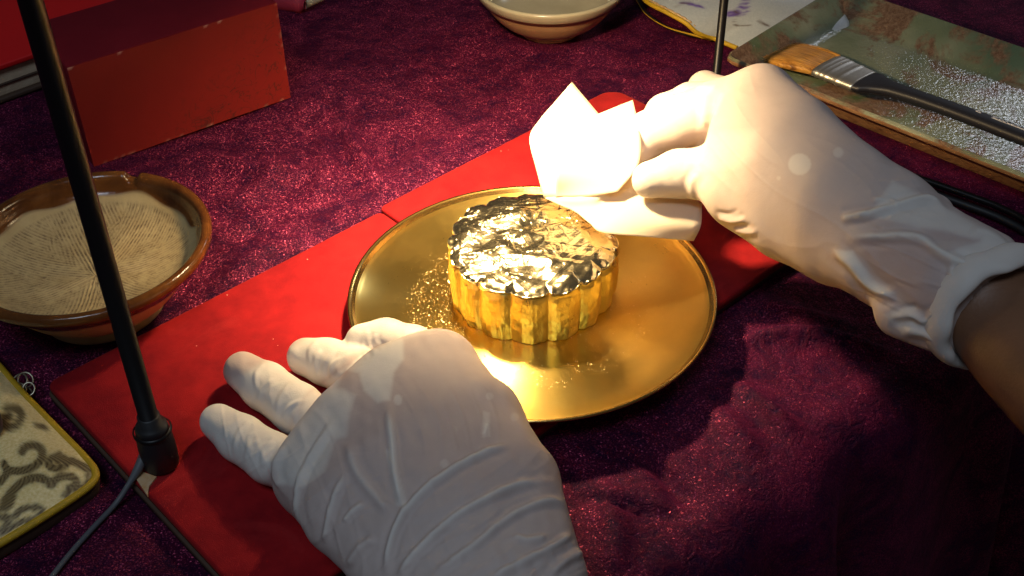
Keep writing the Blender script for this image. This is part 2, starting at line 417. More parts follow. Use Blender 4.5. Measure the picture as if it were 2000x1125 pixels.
mesh('frayed_edge', V, [tuple(range(5, -1, -1)), tuple(range(6, 12))]+[(i, (i+1) % 6, 6+(i+1) % 6, 6+i) for i in range(6)], MAT['bare'], board, smooth=False)['label'] = 'pale torn corner of the board showing through the velvet beside the lamp foot'

# ------------------------------------------------------------------ brass plate
plate = empty('brass_plate', (0, 0, .0076), 'round brushed gold plate with a raised rim under the mooncake', 'plate')
prof = [(.0001, .0098), (.02, .0098), (.045, .0099), (.055, .0103), (.064, .0113), (.070, .0127), (.0748, .0146), (.0768, .0160), (.0780, .0172), (.0786, .0178), (.0794, .0181), (.0800, .0178),
        (.0801, .0172), (.0796, .0166), (.078, .0150), (.074, .0118), (.068, .0090), (.060, .0078), (.055, .0075), (.03, .0076), (.0001, .0076)]
V, Fc = lathe(spline(np.array(prof[:8]), 50), 180); mesh('plate_body', V, Fc, MAT['plate'], plate)
V, Fc = lathe(prof[7:15], 180); mesh('rim', V, Fc, MAT['rim'], plate)
V, Fc = lathe(prof[14:], 180); mesh('underside', V, Fc, MAT['rim'], plate)

# ------------------------------------------------------------------ mooncake
CC = np.array([.0003, .0095]); NL = 16
def rad_(a, k=1.0):
    irr = 1+.012*np.sin(3*a+1)+.008*np.sin(5*a+2)
    return (.0340+.0025*np.abs(np.cos(a*NL/2+.35+.5*np.sin(2*a)))**.6)*irr*k
cake = empty('mooncake', (CC[0], CC[1], .0100), 'scalloped mooncake wrapped in gold leaf on the brass plate', 'mooncake')
na = 480; aa = np.linspace(0, 2*math.pi, na, endpoint=False); V = []
zt = .0372
prof = [(0, .0102, 1), (-.0006, .0100, 1), (0.0, .0108, 1), (.0006, .014, 1), (.0009, .018, 1), (.0009, .023, 1), (.0007, .028, 1), (.0002, .032, 1), (-.0006, .0345, 1), (-.0014, .0356, 1), (-.0030, .0364, .9)]
prof = [(prof[1][0]-.01, .0101, 1)]+prof[1:]
zz = np.interp(np.linspace(0, len(prof)-1, 60), np.arange(len(prof)), [p[1] for p in prof]); dr = np.interp(np.linspace(0, len(prof)-1, 60), np.arange(len(prof)), [p[0] for p in prof])
for i in range(60):
    r = rad_(aa)+dr[i]; q = np.stack([np.cos(aa)*r, np.sin(aa)*r, np.full(na, zz[i])], 1)
    dn = -.00028*np.abs(np.cos(aa*NL*1.5+1+.8*np.sin(3*aa)))*np.clip((.034-zz[i])/.015, 0, 1)+.0004*vnoise(q, 160, 5)+.00025*vnoise(q, 420, 6)+.0002*np.abs(vnoise(q*[1, 1, .25], 900, 7))
    r = r+dn*(0 if i < 3 else 1); V += [(CC[0]+a, CC[1]+b, c) for a, b, c in zip(np.cos(aa)*r, np.sin(aa)*r, q[:, 2])]
mesh('gold_leaf_side', V, grid_faces(60, na, True), MAT['leaf'], cake)
# crumpled foil lid
def tri(x): return np.abs((x % 1.0)-.5)*2
def crumple(x, y):
    h = np.zeros_like(x); g = np.random.default_rng(21)
    for k in range(36):
        a = g.uniform(0, math.pi); wl = g.uniform(.005, .026); ph = g.uniform(0, 1); cx, cy = g.uniform(-.03, .03, 2); rr = g.uniform(.010, .028)
        wgt = np.clip(1-np.hypot(x-cx, y-cy)/rr, 0, 1)
        h += wl*.058*tri((x*math.cos(a)+y*math.sin(a))/wl+ph)*wgt
    for cx, cy, n, ph, am, rr in [(-.016, -.012, 7, .2, .05, .016), (.014, .008, 8, .5, .05, .017), (-.006, .020, 6, .7, .05, .016), (.022, -.010, 7, .4, .04, .012)]:
        r = np.hypot(x-cx, y-cy); a = np.arctan2(y-cy, x-cx)/(2*math.pi)
        h += am*np.minimum(r, .006)*tri(a*n+ph+.45*np.sin(a*2*math.pi*2+ph*9)+.3*np.sin(a*2*math.pi*3)+r*25)*np.clip(1-r/rr, 0, 1)*np.clip(.5+vnoise(np.stack([x, y], 1), 90, 13), 0, 1)
    h += .00022*vnoise(np.stack([x, y], 1), 130, 9)
    stars = g.uniform(-.026, .026, (9, 2)); Q = np.stack([x, y], 1)
    for k in range(380):                     # pinched crease lines, most of them fanning out of a few points
        c = stars[k % 9]+g.normal(0, .0012 if k < 120 else .010, 2); a = g.uniform(0, 2*math.pi); L = g.uniform(.003, .012); e = c+L*np.array([math.cos(a), math.sin(a)])
        d, t = polydist(Q, [c, e]); h += g.choice((1, 1, -1))*g.uniform(.00010, .00022)*np.exp(-(d/.00038)**2)*(1-t)
    return h
nr_ = 150; V = []; na = 760; aa = np.linspace(0, 2*math.pi, na, endpoint=False); rows = []
fr = np.linspace(0, 1, nr_)
for i, f in enumerate(fr):
    over = .0006+.0011*np.clip(vnoise(np.stack([np.cos(aa)*3, np.sin(aa)*3], 1), 2.2, 11), -.4, 1)+.0016*np.exp(-((np.angle(np.exp(1j*(aa+.15))))/.35)**2)
    rm = rad_(aa); r = (rm+.0004)*min(f/.94, 1)
    ex = max(f-.94, 0)/.06
    x, y = np.cos(aa)*r, np.sin(aa)*r
    edge = np.clip((rm-r)/.0048, 0, 1)
    rows.append((x, y, zt+.0006-.0010*(1-edge)**2-.0004-ex*over*1.6, edge, ex*over*.4))
X_ = np.concatenate([q[0] for q in rows]); Y_ = np.concatenate([q[1] for q in rows]); E_ = np.concatenate([q[3] for q in rows]); O_ = np.concatenate([q[4] for q in rows]); A_ = np.tile(aa, nr_)
Z_ = np.concatenate([q[2] for q in rows])+crumple(X_, Y_)*(.45+.55*E_)+.0005*vnoise(np.stack([X_, Y_], 1), 420, 12)*(1-E_)
V = np.stack([CC[0]+X_+np.cos(A_)*O_, CC[1]+Y_+np.sin(A_)*O_, Z_], 1)
mesh('foil_top', V, grid_faces(nr_, na, True), MAT['foil'], cake, smooth=False)['label'] = 'crinkled shiny pale gold foil on top'

# gold dust on plate
V, Fc = [], []
cnt = 0
while cnt < 3600:
    a = rng.uniform(0, 2*math.pi); r = .0355+rng.exponential(.026)
    x, y = CC[0]+math.cos(a)*r, CC[1]+math.sin(a)*r
    if math.hypot(x, y) > .071: continue
    side = .55+.45*max(0, math.cos(a-math.radians(205)))**1.3
    if rng.random() > side*max(.22, .55+.30*vnoise(np.array([[x, y]]), 120, 15)[0]+.35*vnoise(np.array([[x, y]]), 260, 17)[0]+.4*vnoise(np.array([[x, y]]), 420, 16)[0]): continue
    z = .0102+max(0, math.hypot(x, y)-.055)*.045
    sz = rng.uniform(.00011, .00024)*(1 if rng.random() < .94 else 2.2); b = rng.uniform(0, 6.28); t = rng.uniform(-.5, .5, 3)*sz*1.5
    o = len(V); V += [(x+sz*math.cos(b), y+sz*math.sin(b), z+abs(t[0])), (x+sz*math.cos(b+2.2), y+sz*math.sin(b+2.2), z+abs(t[1])), (x+sz*math.cos(b+4.1), y+sz*math.sin(b+4.1), z+abs(t[2]))]
    Fc.append((o, o+1, o+2)); cnt += 1
props(mesh('gold_dust', V, Fc, MAT['flake'], None, False), 'scattered gold leaf crumbs and dust on the plate around the mooncake', 'gold dust', None, 'stuff')

# ------------------------------------------------------------------ implicit surfaces for the gloves
def smin(a, b, k):
    h = np.clip(.5+.5*(b-a)/k, 0, 1); return b*(1-h)+a*h-k*h*(1-h)
def cone_sdf(P, a, b, r1, r2):
    ab = b-a; L = float(ab@ab)+1e-12; t = np.clip(((P[..., 0]-a[0])*ab[0]+(P[..., 1]-a[1])*ab[1]+(P[..., 2]-a[2])*ab[2])/L, 0, 1)
    dx = P[..., 0]-a[0]-t*ab[0]; dy = P[..., 1]-a[1]-t*ab[1]; dz = P[..., 2]-a[2]-t*ab[2]
    return np.sqrt(dx*dx+dy*dy+dz*dz)-(r1+(r2-r1)*t)
def nets(Fv, org, h):
    ins = Fv < 0; n = np.array(Fv.shape)-1
    cnt = sum(ins[i:n[0]+i, j:n[1]+j, k:n[2]+k].astype(np.int8) for i in (0, 1) for j in (0, 1) for k in (0, 1))
    I = np.argwhere((cnt > 0) & (cnt < 8)); pos = np.zeros((len(I), 3)); num = np.zeros(len(I))
    for ax in range(3):
        o1, o2 = [q for q in range(3) if q != ax]
        for i in (0, 1):
            for j in (0, 1):
                a = I.copy(); a[:, o1] += i; a[:, o2] += j; b = a.copy(); b[:, ax] += 1
                fa, fb = Fv[tuple(a.T)], Fv[tuple(b.T)]; m = (fa < 0) != (fb < 0)
                t = np.where(m, fa/np.where(fa == fb, 1, fa-fb), 0); p = a.astype(float); p[:, ax] += t
                pos[m] += p[m]; num[m] += 1
    V = org+h*pos/num[:, None]
    idx = -np.ones(n, np.int64); idx[tuple(I.T)] = np.arange(len(I)); faces = []
    for ax in range(3):
        o1, o2 = (ax+1) % 3, (ax+2) % 3
        sl0 = [slice(None)]*3; sl1 = [slice(None)]*3; sl0[ax] = slice(0, -1); sl1[ax] = slice(1, None)
        E = np.argwhere(ins[tuple(sl0)] != ins[tuple(sl1)])
        E = E[(E[:, o1] > 0) & (E[:, o2] > 0) & (E[:, o1] < n[o1]) & (E[:, o2] < n[o2])]
        a = E.copy(); b = E.copy(); b[:, o1] -= 1; c = b.copy(); c[:, o2] -= 1; d = E.copy(); d[:, o2] -= 1
        q = np.stack([idx[tuple(k.T)] for k in (a, b, c, d)], 1); fl = ins[tuple(E.T)]
        q[~fl] = q[~fl][:, ::-1]; faces.append(q[(q >= 0).all(1)])
    return V, np.vstack(faces)
def normals(V, Fq):
    n = np.cross(V[Fq[:, 2]]-V[Fq[:, 0]], V[Fq[:, 3]]-V[Fq[:, 1]]); N = np.zeros_like(V)
    for k in range(4): np.add.at(N, Fq[:, k], n)
    return N/(np.linalg.norm(N, axis=1)[:, None]+1e-15)
def relax(V, Fq, it, lam=.5):
    for _ in range(it):
        S_ = np.zeros_like(V); c = np.zeros(len(V))
        for a, b in ((0, 1), (1, 2), (2, 3), (3, 0)):
            np.add.at(S_, Fq[:, a], V[Fq[:, b]]); np.add.at(c, Fq[:, a], 1); np.add.at(S_, Fq[:, b], V[Fq[:, a]]); np.add.at(c, Fq[:, b], 1)
        V = V+lam*(S_/np.maximum(c, 1)[:, None]-V)
    return V
def subdivide(V, Fq):
    """one level of Catmull-Clark through Blender's modifier"""
    me = bpy.data.meshes.new('tmp'); me.from_pydata(V.tolist(), [], Fq.tolist()); o = bpy.data.objects.new('tmp', me); COL.objects.link(o)
    md = o.modifiers.new('s', 'SUBSURF'); md.levels = 1; md.render_levels = 1
    e = o.evaluated_get(bpy.context.evaluated_depsgraph_get()); m2 = e.to_mesh()
    v = np.zeros(len(m2.vertices)*3); m2.vertices.foreach_get('co', v); f = np.zeros(len(m2.loops), np.int32); m2.loops.foreach_get('vertex_index', f)
    v = v.reshape(-1, 3).copy(); f = f.reshape(-1, 4).astype(np.int64).copy()
    e.to_mesh_clear(); bpy.data.objects.remove(o); bpy.data.meshes.remove(me); return v, f
def implicit(chains, h=.0012, floor=None, cut=None):
    """chains: list of (k, [(point, radius), ...]); smooth union in order"""
    pts = np.array([p for _, c in chains for p, r in c]); rs = np.array([r for _, c in chains for p, r in c])
    lo = (pts-rs[:, None]).min(0)-.004; hi = (pts+rs[:, None]).max(0)+.004
    g = [np.arange(lo[i], hi[i], h) for i in range(3)]; X = np.stack(np.meshgrid(*g, indexing='ij'), -1).astype(np.float32)
    D = np.full(X.shape[:3], .05, np.float32)
    for k, c in chains:
        q = np.array([p for p, r in c]); rr = max(r for p, r in c)+.012
        a = np.clip(((q.min(0)-rr-lo)/h).astype(int), 0, None); b = ((q.max(0)+rr-lo)/h).astype(int)+2
        sl = tuple(slice(a[i], b[i]) for i in range(3)); sub = X[sl]; dc = None
        for (p0, r0), (p1, r1) in zip(c[:-1], c[1:]):
            d = cone_sdf(sub, p0, p1, r0, r1); dc = d if dc is None else smin(dc, d, .0025)
        D[sl] = smin(D[sl], dc, k)
    if floor is not None: D = np.maximum(D, floor-X[..., 2])
    if cut is not None: D = np.maximum(D, (X-cut[0].astype(np.float32))@cut[1].astype(np.float32))
    V, Fq = nets(D, lo, h); V = relax(V, Fq, 2); V, Fq = subdivide(V, Fq); return V, Fq
def sheet(c1, c2, n):
    """in-between chains that fill the web between two chains of equal length"""
    out = []
    for t in np.linspace(0, 1, n+2)[1:-1]:
        out.append([(a[0]*(1-t)+b[0]*t, a[1]*(1-t)+b[1]*t) for a, b in zip(c1, c2)])
    return out
def glove_detail(V, Fq, folds, light, dark, base_loose, finewr, amp=1.35):
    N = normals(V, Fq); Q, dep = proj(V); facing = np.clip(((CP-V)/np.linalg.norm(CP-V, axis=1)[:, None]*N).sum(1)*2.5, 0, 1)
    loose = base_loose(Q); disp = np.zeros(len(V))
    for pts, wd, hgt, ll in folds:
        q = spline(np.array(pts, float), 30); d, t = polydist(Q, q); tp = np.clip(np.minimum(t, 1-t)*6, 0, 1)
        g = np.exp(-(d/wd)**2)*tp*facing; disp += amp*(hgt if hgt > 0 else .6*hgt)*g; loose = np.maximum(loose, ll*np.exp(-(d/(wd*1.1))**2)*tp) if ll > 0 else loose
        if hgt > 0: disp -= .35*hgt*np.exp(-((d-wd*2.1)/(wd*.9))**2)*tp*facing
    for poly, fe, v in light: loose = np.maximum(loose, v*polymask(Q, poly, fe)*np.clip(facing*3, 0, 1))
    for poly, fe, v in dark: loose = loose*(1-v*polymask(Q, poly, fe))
    disp += finewr(Q, V)*facing
    disp += .00016*vnoise(V, 110, 31)+.00003*vnoise(V, 420, 32)
    V = V+N*disp[:, None]; return V, np.clip(loose, 0, 1)
def circle(x, y, r, n=14, sx=1.0): return [(x+r*sx*math.cos(a), y+r*math.sin(a)) for a in np.linspace(0, 2*math.pi, n, endpoint=False)]

# ---- left gloved hand
pinky = [A(426, 824, .0155, 36), A(470, 856, .0165, 46), A(530, 895, .0185, 50), A(590, 925, .021, 48)]
ringf = [A(474, 724, .016, 38), A(518, 754, .0175, 47), A(580, 798, .021, 50), A(645, 838, .024, 48)]
midf = [A(598, 697, .0165, 38), A(640, 707, .019, 46), A(700, 732, .023, 50), A(750, 762, .027, 48)]
idxf = [A(710, 668, .0265, 37), A(754, 664, .027, 42), A(806, 682, .029, 46), A(850, 714, .031, 46)]
kn_p, kn_r, kn_m, kn_i = A(618, 928, .034, 82), A(690, 836, .041, 80), A(770, 758, .043, 78), A(858, 722, .043, 74)
mp = [kn_p, A(668, 1008, .042, 74), A(748, 1082, .045, 76), A(850, 1200, .046, 84), A(930, 1420, .050, 90)]
mr = [kn_r, A(752, 930, .050, 84), A(838, 1040, .052, 88), A(920, 1180, .050, 92), A(980, 1420, .052, 95)]
mm = [kn_m, A(832, 870, .050, 84), A(906, 1000, .053, 90), A(980, 1170, .051, 94), A(1030, 1420, .052, 95)]
mi = [kn_i, A(936, 822, .046, 78), A(1005, 945, .047, 88), A(1054, 1130, .047, 90), A(1100, 1420, .050, 90)]
th = [mi[1], A(985, 880, .036, 60), A(930, 850, .030, 50), A(880, 800, .0275, 42)]
ch = [(.006, c) for c in (mp, mr, mm, mi)]
for a, b in ((mp, mr), (mr, mm), (mm, mi)): ch += [(.006, c) for c in sheet(a, b, 2)]
ch += [(.004, [kn_p, kn_r]), (.004, [kn_r, kn_m]), (.004, [kn_m, kn_i])]
ch += [(.0014, c) for c in (pinky, ringf, midf, idxf)]+[(.006, th)]
V, Fq = implicit(ch, .00125)
def c4(*p): return [(350+x/2.142, 600+y/2.142) for x, y in p]
L_folds = [(c4((872, 425), (890, 560), (905, 700), (938, 860)), 7, .0009, .9),
           (c4((1390, 578), (1290, 605), (1130, 690), (1000, 790), (915, 905), (878, 1020), (862, 1130)), 6.5, .0011, .75),
           (c4((1570, 730), (1430, 740), (1290, 800), (1150, 880), (1040, 980), (955, 1070), (915, 1140)), 7, .0010, .7),
           (c4((1640, 845), (1560, 810), (1450, 840), (1350, 900), (1250, 985), (1150, 1060), (1040, 1140)), 7, .0009, .6),
           (c4((655, 470), (570, 600), (512, 720), (497, 850), (525, 965)), 6, .0010, .8), (c4((700, 690), (650, 800), (622, 900), (605, 990)), 6, .0008, .6),
           (c4((775, 815), (720, 860), (690, 900)), 5, .0006, .7), (c4((1650, 945), (1560, 1005), (1400, 1085), (1290, 1140)), 7, .0010, .6),
           (c4((1540, 960), (1460, 975), (1390, 960)), 6, .0006, .6), (c4((700, 560), (740, 680), (820, 790), (880, 860)), 9, .0007, .45),
           (c4((820, 960), (760, 1010), (700, 1090)), 8, .0009, .4), (c4((440, 560), (400, 680), (430, 760)), 7, .0008, .5),
           (c4((1700, 1020), (1620, 1060), (1540, 1130)), 8, .001, .4), (c4((1290, 480), (1275, 540)), 5, .0003, .9)]
for ax0, ax1, rr, ts_, bow in [((428, 826), (560, 912), 46, (.2, .36, .46, .55, .64, .72, .80, .88), 10), ((474, 724), (610, 815), 48, (.22, .36, .48, .58, .66, .75, .84), 10),
                          ((596, 696), (700, 735), 46, (.12, .3, .42, .55, .68), 9), ((708, 668), (790, 664), 40, (.1, .25, .4), 8)]:
    a, b = np.array(ax0, float), np.array(ax1, float); e = (b-a)/np.linalg.norm(b-a); pn_ = np.array([-e[1], e[0]])
    for t in ts_:
        c = a+(b-a)*(t+rng.uniform(-.03, .03)); k0, k1 = rng.uniform(-1.0, -.35), rng.uniform(.3, 1.0); sl = rng.uniform(-10, 10)
        L_folds.append(([c+pn_*rr*k0+e*sl, c+pn_*rr*(k0+k1)/2-e*bow, c+pn_*rr*k1-e*sl], 3.8, rng.uniform(.00014, .00036), 0))
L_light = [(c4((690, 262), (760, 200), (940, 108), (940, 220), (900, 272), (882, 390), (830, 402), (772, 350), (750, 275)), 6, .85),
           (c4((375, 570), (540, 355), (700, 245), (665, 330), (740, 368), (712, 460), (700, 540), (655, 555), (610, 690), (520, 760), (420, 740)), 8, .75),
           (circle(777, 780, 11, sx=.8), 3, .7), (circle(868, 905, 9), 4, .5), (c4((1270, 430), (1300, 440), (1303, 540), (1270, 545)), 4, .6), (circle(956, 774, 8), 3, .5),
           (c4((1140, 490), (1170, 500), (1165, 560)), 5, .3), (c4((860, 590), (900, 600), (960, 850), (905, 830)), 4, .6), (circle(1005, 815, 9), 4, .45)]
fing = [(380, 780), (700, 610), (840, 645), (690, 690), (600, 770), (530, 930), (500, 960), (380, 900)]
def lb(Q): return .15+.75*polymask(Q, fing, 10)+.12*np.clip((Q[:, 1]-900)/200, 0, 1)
def creases(Q, d, a, b, seed): # long thin stretched creases running along d
    q = np.stack([(Q@np.array(d))/a, (Q@np.array([-d[1], d[0]]))/b], 1); q[:, 1] += .8*vnoise(Q, .006, seed+1)
    return np.clip(1-np.abs(vnoise(q, 1.0, seed))*3.2, 0, 1)**1.5
def lfine(Q, V): return .00042*np.clip((Q[:, 1]-840)/160, 0, 1)*creases(Q, (.82, -.57), 150, 26, 71)+.00022*np.clip((Q[:, 1]-700)/100, 0, 1)*creases(Q, (.25, .97), 170, 34, 75)+.00025*vnoise(np.stack([Q[:, 0]*.02+Q[:, 1]*.03, Q[:, 0]*-.05+Q[:, 1]*.03], 1), 1.0, 41)
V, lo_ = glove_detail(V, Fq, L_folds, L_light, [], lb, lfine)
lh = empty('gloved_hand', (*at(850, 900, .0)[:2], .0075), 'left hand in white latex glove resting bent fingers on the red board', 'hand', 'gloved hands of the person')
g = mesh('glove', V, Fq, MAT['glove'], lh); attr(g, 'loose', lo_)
ca, cb = mm[-1][0], mm[-1][0]+np.array([.012, -.10, .012]); Vt, Ft = tube(np.array([ca+(ca-cb)*.1, ca, (ca+cb)/2, cb]), [.017, .022, .024, .028], 28)
mesh('forearm', Vt, Ft, MAT['skin'], lh)

# ---- right gloved hand
thumb = [A(1270, 351, .059, 37), A(1325, 340, .061, 47), A(1390, 338, .064, 54), A(1452, 372, .066, 74), A(1548, 418, .068, 88), A(1640, 470, .070, 84)]
index = [A(1240, 296, .056, 34), A(1268, 262, .060, 45), A(1330, 236, .068, 51), A(1402, 212, .077, 55), A(1487, 190, .085, 62)]
middle = [A(1270, 262, .044, 32), A(1300, 224, .052, 40), A(1350, 204, .062, 42), A(1430, 200, .068, 50), A(1500, 200, .074, 56)]
ring2 = [A(1395, 240, .046, 30), A(1376, 172, .050, 32), A(1430, 195, .058, 40), A(1510, 235, .066, 56)]
pink2 = [A(1420, 270, .042, 28), A(1410, 220, .046, 30), A(1460, 230, .052, 36), A(1530, 270, .062, 50)]
k1 = [index[-1], A(1560, 262, .087, 70), A(1645, 352, .088, 74), A(1735, 420, .086, 82)]
k2 = [A(1470, 270, .080, 84), A(1545, 330, .082, 96), A(1640, 400, .084, 100), A(1725, 455, .083, 100)]
k3 = [thumb[3], thumb[4], thumb[5], A(1715, 500, .078, 84)]
cuffc = [A(1722, 450, .081, 100), A(1800, 512, .081, 118), A(1868, 558, .081, 124), A(1915, 590, .081, 116)]
ch = [(.006, k1), (.006, k2), (.006, k3)]+[(.006, c) for c in sheet(k1, k2, 2)]+[(.006, c) for c in sheet(k2, k3, 2)]
ch += [(.0035, thumb), (.005, [A(1365, 284, .056, 18), A(1440, 285, .066, 52)]), (.0035, index), (.0025, middle), (.003, ring2), (.003, pink2), (.008, cuffc),
       (.004, [A(1700, 372, .086, 30), A(1726, 356, .086, 26)]), (.004, [A(1795, 420, .087, 40), A(1830, 412, .087, 32)]), (.005, [A(1890, 470, .086, 42), A(1950, 492, .086, 36)]),
       (.005, [A(1760, 610, .072, 52), A(1845, 655, .072, 38)])]
p0 = at(1930, 597, .079); axis = at(2030, 672, .079)-at(1830, 514, .079); axis /= np.linalg.norm(axis)
V, Fq = implicit(ch, .00125, cut=(p0+axis*.002, axis))
def c8(*p): return [(1400+x/2.045, 350+y/2.045) for x, y in p]
def c6(*p): return [(1000+x/2.679, 100+y/2.679) for x, y in p]
R_folds = [(c8((495, 162), (600, 142), (700, 110), (790, 85), (860, 82), (930, 130)), 7, .0016, .9), (c8((515, 236), (640, 230), (800, 236), (900, 300), (1000, 342), (1140, 372)), 8, .0018, .9),
           (c8((465, 278), (540, 340), (600, 412), (660, 455), (715, 462)), 9, .0019, .9), (c8((925, 320), (950, 420), (942, 500), (890, 575)), 7, .0015, .8),
           (c8((690, 552), (780, 545), (830, 565), (885, 520)), 7, .0015, .7), (c8((700, 480), (760, 510), (800, 505)), 6, -.0012, 0), (c8((820, 555), (900, 560)), 6, -.0014, 0),
           (c8((615, 85), (680, 82), (730, 95)), 5, .0009, .7), (c8((740, 600), (830, 620), (890, 650)), 9, .0012, .6), (c8((1010, 200), (1100, 230), (1190, 280)), 9, .0012, .8),
           (c8((740, 200), (830, 205), (900, 235), (1050, 240)), 6, -.0008, 0), (c8((960, 380), (1040, 390), (1090, 400)), 7, .0010, .7),
           (c6((990, 615), (942, 690), (945, 760), (980, 805)), 7, .0008, .7), (c6((1010, 195), (1005, 300), (1015, 400)), 9, .0007, .6), (c6((975, 210), (985, 300), (980, 420)), 5, -.0005, 0),
           (c6((700, 545), (760, 525), (830, 510)), 4, -.0006, 0), (c6((1060, 840), (1130, 850), (1190, 830)), 5, -.0009, 0), (c6((1080, 870), (1150, 890), (1230, 880)), 5, .0009, 0), (c6((1120, 910), (1190, 920), (1260, 900)), 5, -.0008, 0),
           (c6((1150, 935), (1220, 950), (1290, 945)), 5, .0007, 0), (c6((1720, 880), (1800, 860), (1870, 850)), 7, .0009, .7), (c6((1110, 200), (1080, 280), (1050, 350)), 8, .0004, .4)]
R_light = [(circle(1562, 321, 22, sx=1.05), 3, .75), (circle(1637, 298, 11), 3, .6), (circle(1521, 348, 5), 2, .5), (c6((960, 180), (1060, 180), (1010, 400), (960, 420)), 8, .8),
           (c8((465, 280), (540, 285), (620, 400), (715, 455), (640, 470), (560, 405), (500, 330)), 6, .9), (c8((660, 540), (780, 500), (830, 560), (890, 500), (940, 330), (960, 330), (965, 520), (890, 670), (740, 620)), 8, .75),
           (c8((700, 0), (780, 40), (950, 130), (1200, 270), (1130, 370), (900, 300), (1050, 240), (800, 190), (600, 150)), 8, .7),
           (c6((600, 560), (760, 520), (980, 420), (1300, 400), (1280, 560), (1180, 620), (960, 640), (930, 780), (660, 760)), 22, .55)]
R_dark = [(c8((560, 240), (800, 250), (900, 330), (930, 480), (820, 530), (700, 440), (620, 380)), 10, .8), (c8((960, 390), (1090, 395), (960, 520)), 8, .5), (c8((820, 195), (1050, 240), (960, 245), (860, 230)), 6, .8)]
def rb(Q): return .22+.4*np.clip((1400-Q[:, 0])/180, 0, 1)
def rfine(Q, V): return .00045*np.clip((Q[:, 0]-1640)/80, 0, 1)*creases(Q, (.93, .36), 140, 26, 81)+.00016*creases(Q, (.75, .66), 160, 30, 85)+.0005*np.clip((Q[:, 0]-1680)/60, 0, 1)*vnoise(Q*[.02, .03], 1.0, 44)
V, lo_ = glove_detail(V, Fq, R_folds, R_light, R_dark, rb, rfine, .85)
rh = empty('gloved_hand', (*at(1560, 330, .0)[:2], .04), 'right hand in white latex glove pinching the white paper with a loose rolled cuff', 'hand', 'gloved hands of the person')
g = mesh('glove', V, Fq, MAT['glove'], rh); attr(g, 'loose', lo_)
# rolled cuff: flattened ring turned back round the glove opening
view = (p0-CP)/np.linalg.norm(p0-CP); e1 = np.cross(axis, view); e1 /= np.linalg.norm(e1); e2 = np.cross(axis, e1)
Vt = []
for k in range(120):
    a = 2*math.pi*k/120; rad = e1*math.cos(a)+e2*math.sin(a)
    c = p0+e1*math.cos(a)*.0222+e2*math.sin(a)*.0235+axis*(.0012*math.sin(2*a+.5)+.0008*math.sin(3*a)+.0006*math.sin(9*a))
    for q in range(22):
        b = 2*math.pi*q/22; Vt.append(c+rad*math.cos(b)*(.0030+.0004*math.sin(5*a+1))+axis*math.sin(b)*.0058)
Vt = np.array(Vt); Ft = grid_faces(120, 22, True)+[(119*22+q, 119*22+(q+1) % 22, (q+1) % 22, q) for q in range(22)]
Vt = Vt+(.0005*vnoise(Vt, 200, 51))[:, None]*axis
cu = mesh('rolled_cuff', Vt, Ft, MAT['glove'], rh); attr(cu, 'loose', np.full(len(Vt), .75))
fa = at(1910, 585, .077); fb_ = at(2230, 850, .075)
Vt, Ft = tube(np.array([fa, fa*.7+fb_*.3, fa*.35+fb_*.65, fb_, fb_+(fb_-fa)*.8]), [.0165, .0215, .0245, .027, .03], 32)
mesh('forearm', Vt, Ft, MAT['skin'], rh)

# ------------------------------------------------------------------ gold-leaf tissue held by the right hand
def coons(b, t, l, r, n=26):
    """patch from four boundary polylines (bottom/top left->right, left/right bottom->top)"""
    B, T, L, R = (spline(np.array(q), n) for q in (b, t, l, r)); u = np.linspace(0, 1, n); V = np.zeros((n, n, 3))
    for j in range(n):
        for i in range(n):
            a, c = u[i], u[j]
            V[j, i] = (1-c)*B[i]+c*T[i]+(1-a)*L[j]+a*R[j]-((1-a)*(1-c)*B[0]+a*(1-c)*B[-1]+(1-a)*c*T[0]+a*c*T[-1])
    return V.reshape(-1, 3), grid_faces(n, n)
def solid(V, Fc, th):
    V = np.asarray(V, float); Fq = np.array(Fc); N = normals(V, Fq); n = len(V)
    ec = {}
    for f in Fc:
        for k in range(4): ec.setdefault(frozenset((f[k], f[(k+1) % 4])), []).append((f[k], f[(k+1) % 4]))
    side = [(b, a, a+n, b+n) for e, q in ec.items() if len(q) == 1 for a, b in q]
    return np.vstack([V, V-N*th]), list(Fc)+[tuple(i+n for i in f[::-1]) for f in Fc]+side
tis = empty('tissue_paper', at(1150, 400, .045), 'folded white tissue paper of the gold leaf glowing under the lamp behind the mooncake', 'paper')
leaf1 = coons([at(1062, 386, .0430), at(1130, 386, .0470), at(1206, 374, .0520)], [at(1117, 160, .066), at(1172, 226, .062), at(1240, 312, .056)],
              [at(1062, 386, .0430), at(1046, 326, .052), at(1034, 270, .059), at(1052, 236, .062), at(1085, 197, .0645), at(1117, 160, .066)], [at(1206, 374, .0520), at(1222, 345, .053), at(1240, 312, .056)])
leaf2 = coons([at(1085, 386, .0450), at(1150, 383, .0490), at(1206, 374, .0525)], [at(1115, 246, .0665), at(1172, 221, .067), at(1236, 195, .070)],
              [at(1085, 386, .0450), at(1090, 330, .057), at(1115, 246, .0665)], [at(1206, 374, .0525), at(1246, 322, .060), at(1250, 262, .066), at(1236, 195, .070)])
flap = coons([at(1062, 386, .0428), at(1092, 400, .0432), at(1124, 414, .0432), at(1152, 436, .0432), at(1178, 454, .0428), at(1265, 463, .0405), at(1355, 471, .0370)],
             [at(1085, 384, .0452), at(1140, 383, .0485), at(1206, 364, .0515), at(1240, 330, .0500), at(1300, 350, .0500), at(1340, 376, .0500), at(1371, 398, .0490)],
             [at(1062, 386, .0428), at(1072, 385, .0440), at(1085, 384, .0452)], [at(1355, 471, .0370), at(1369, 440, .0450), at(1371, 398, .0490)])
for nm, (V, Fc) in (('leaf', leaf1), ('leaf', leaf2), ('flap', flap)):
    V, Fc = solid(V, Fc, .00022); mesh(nm, V, Fc, MAT['paper'], tis)

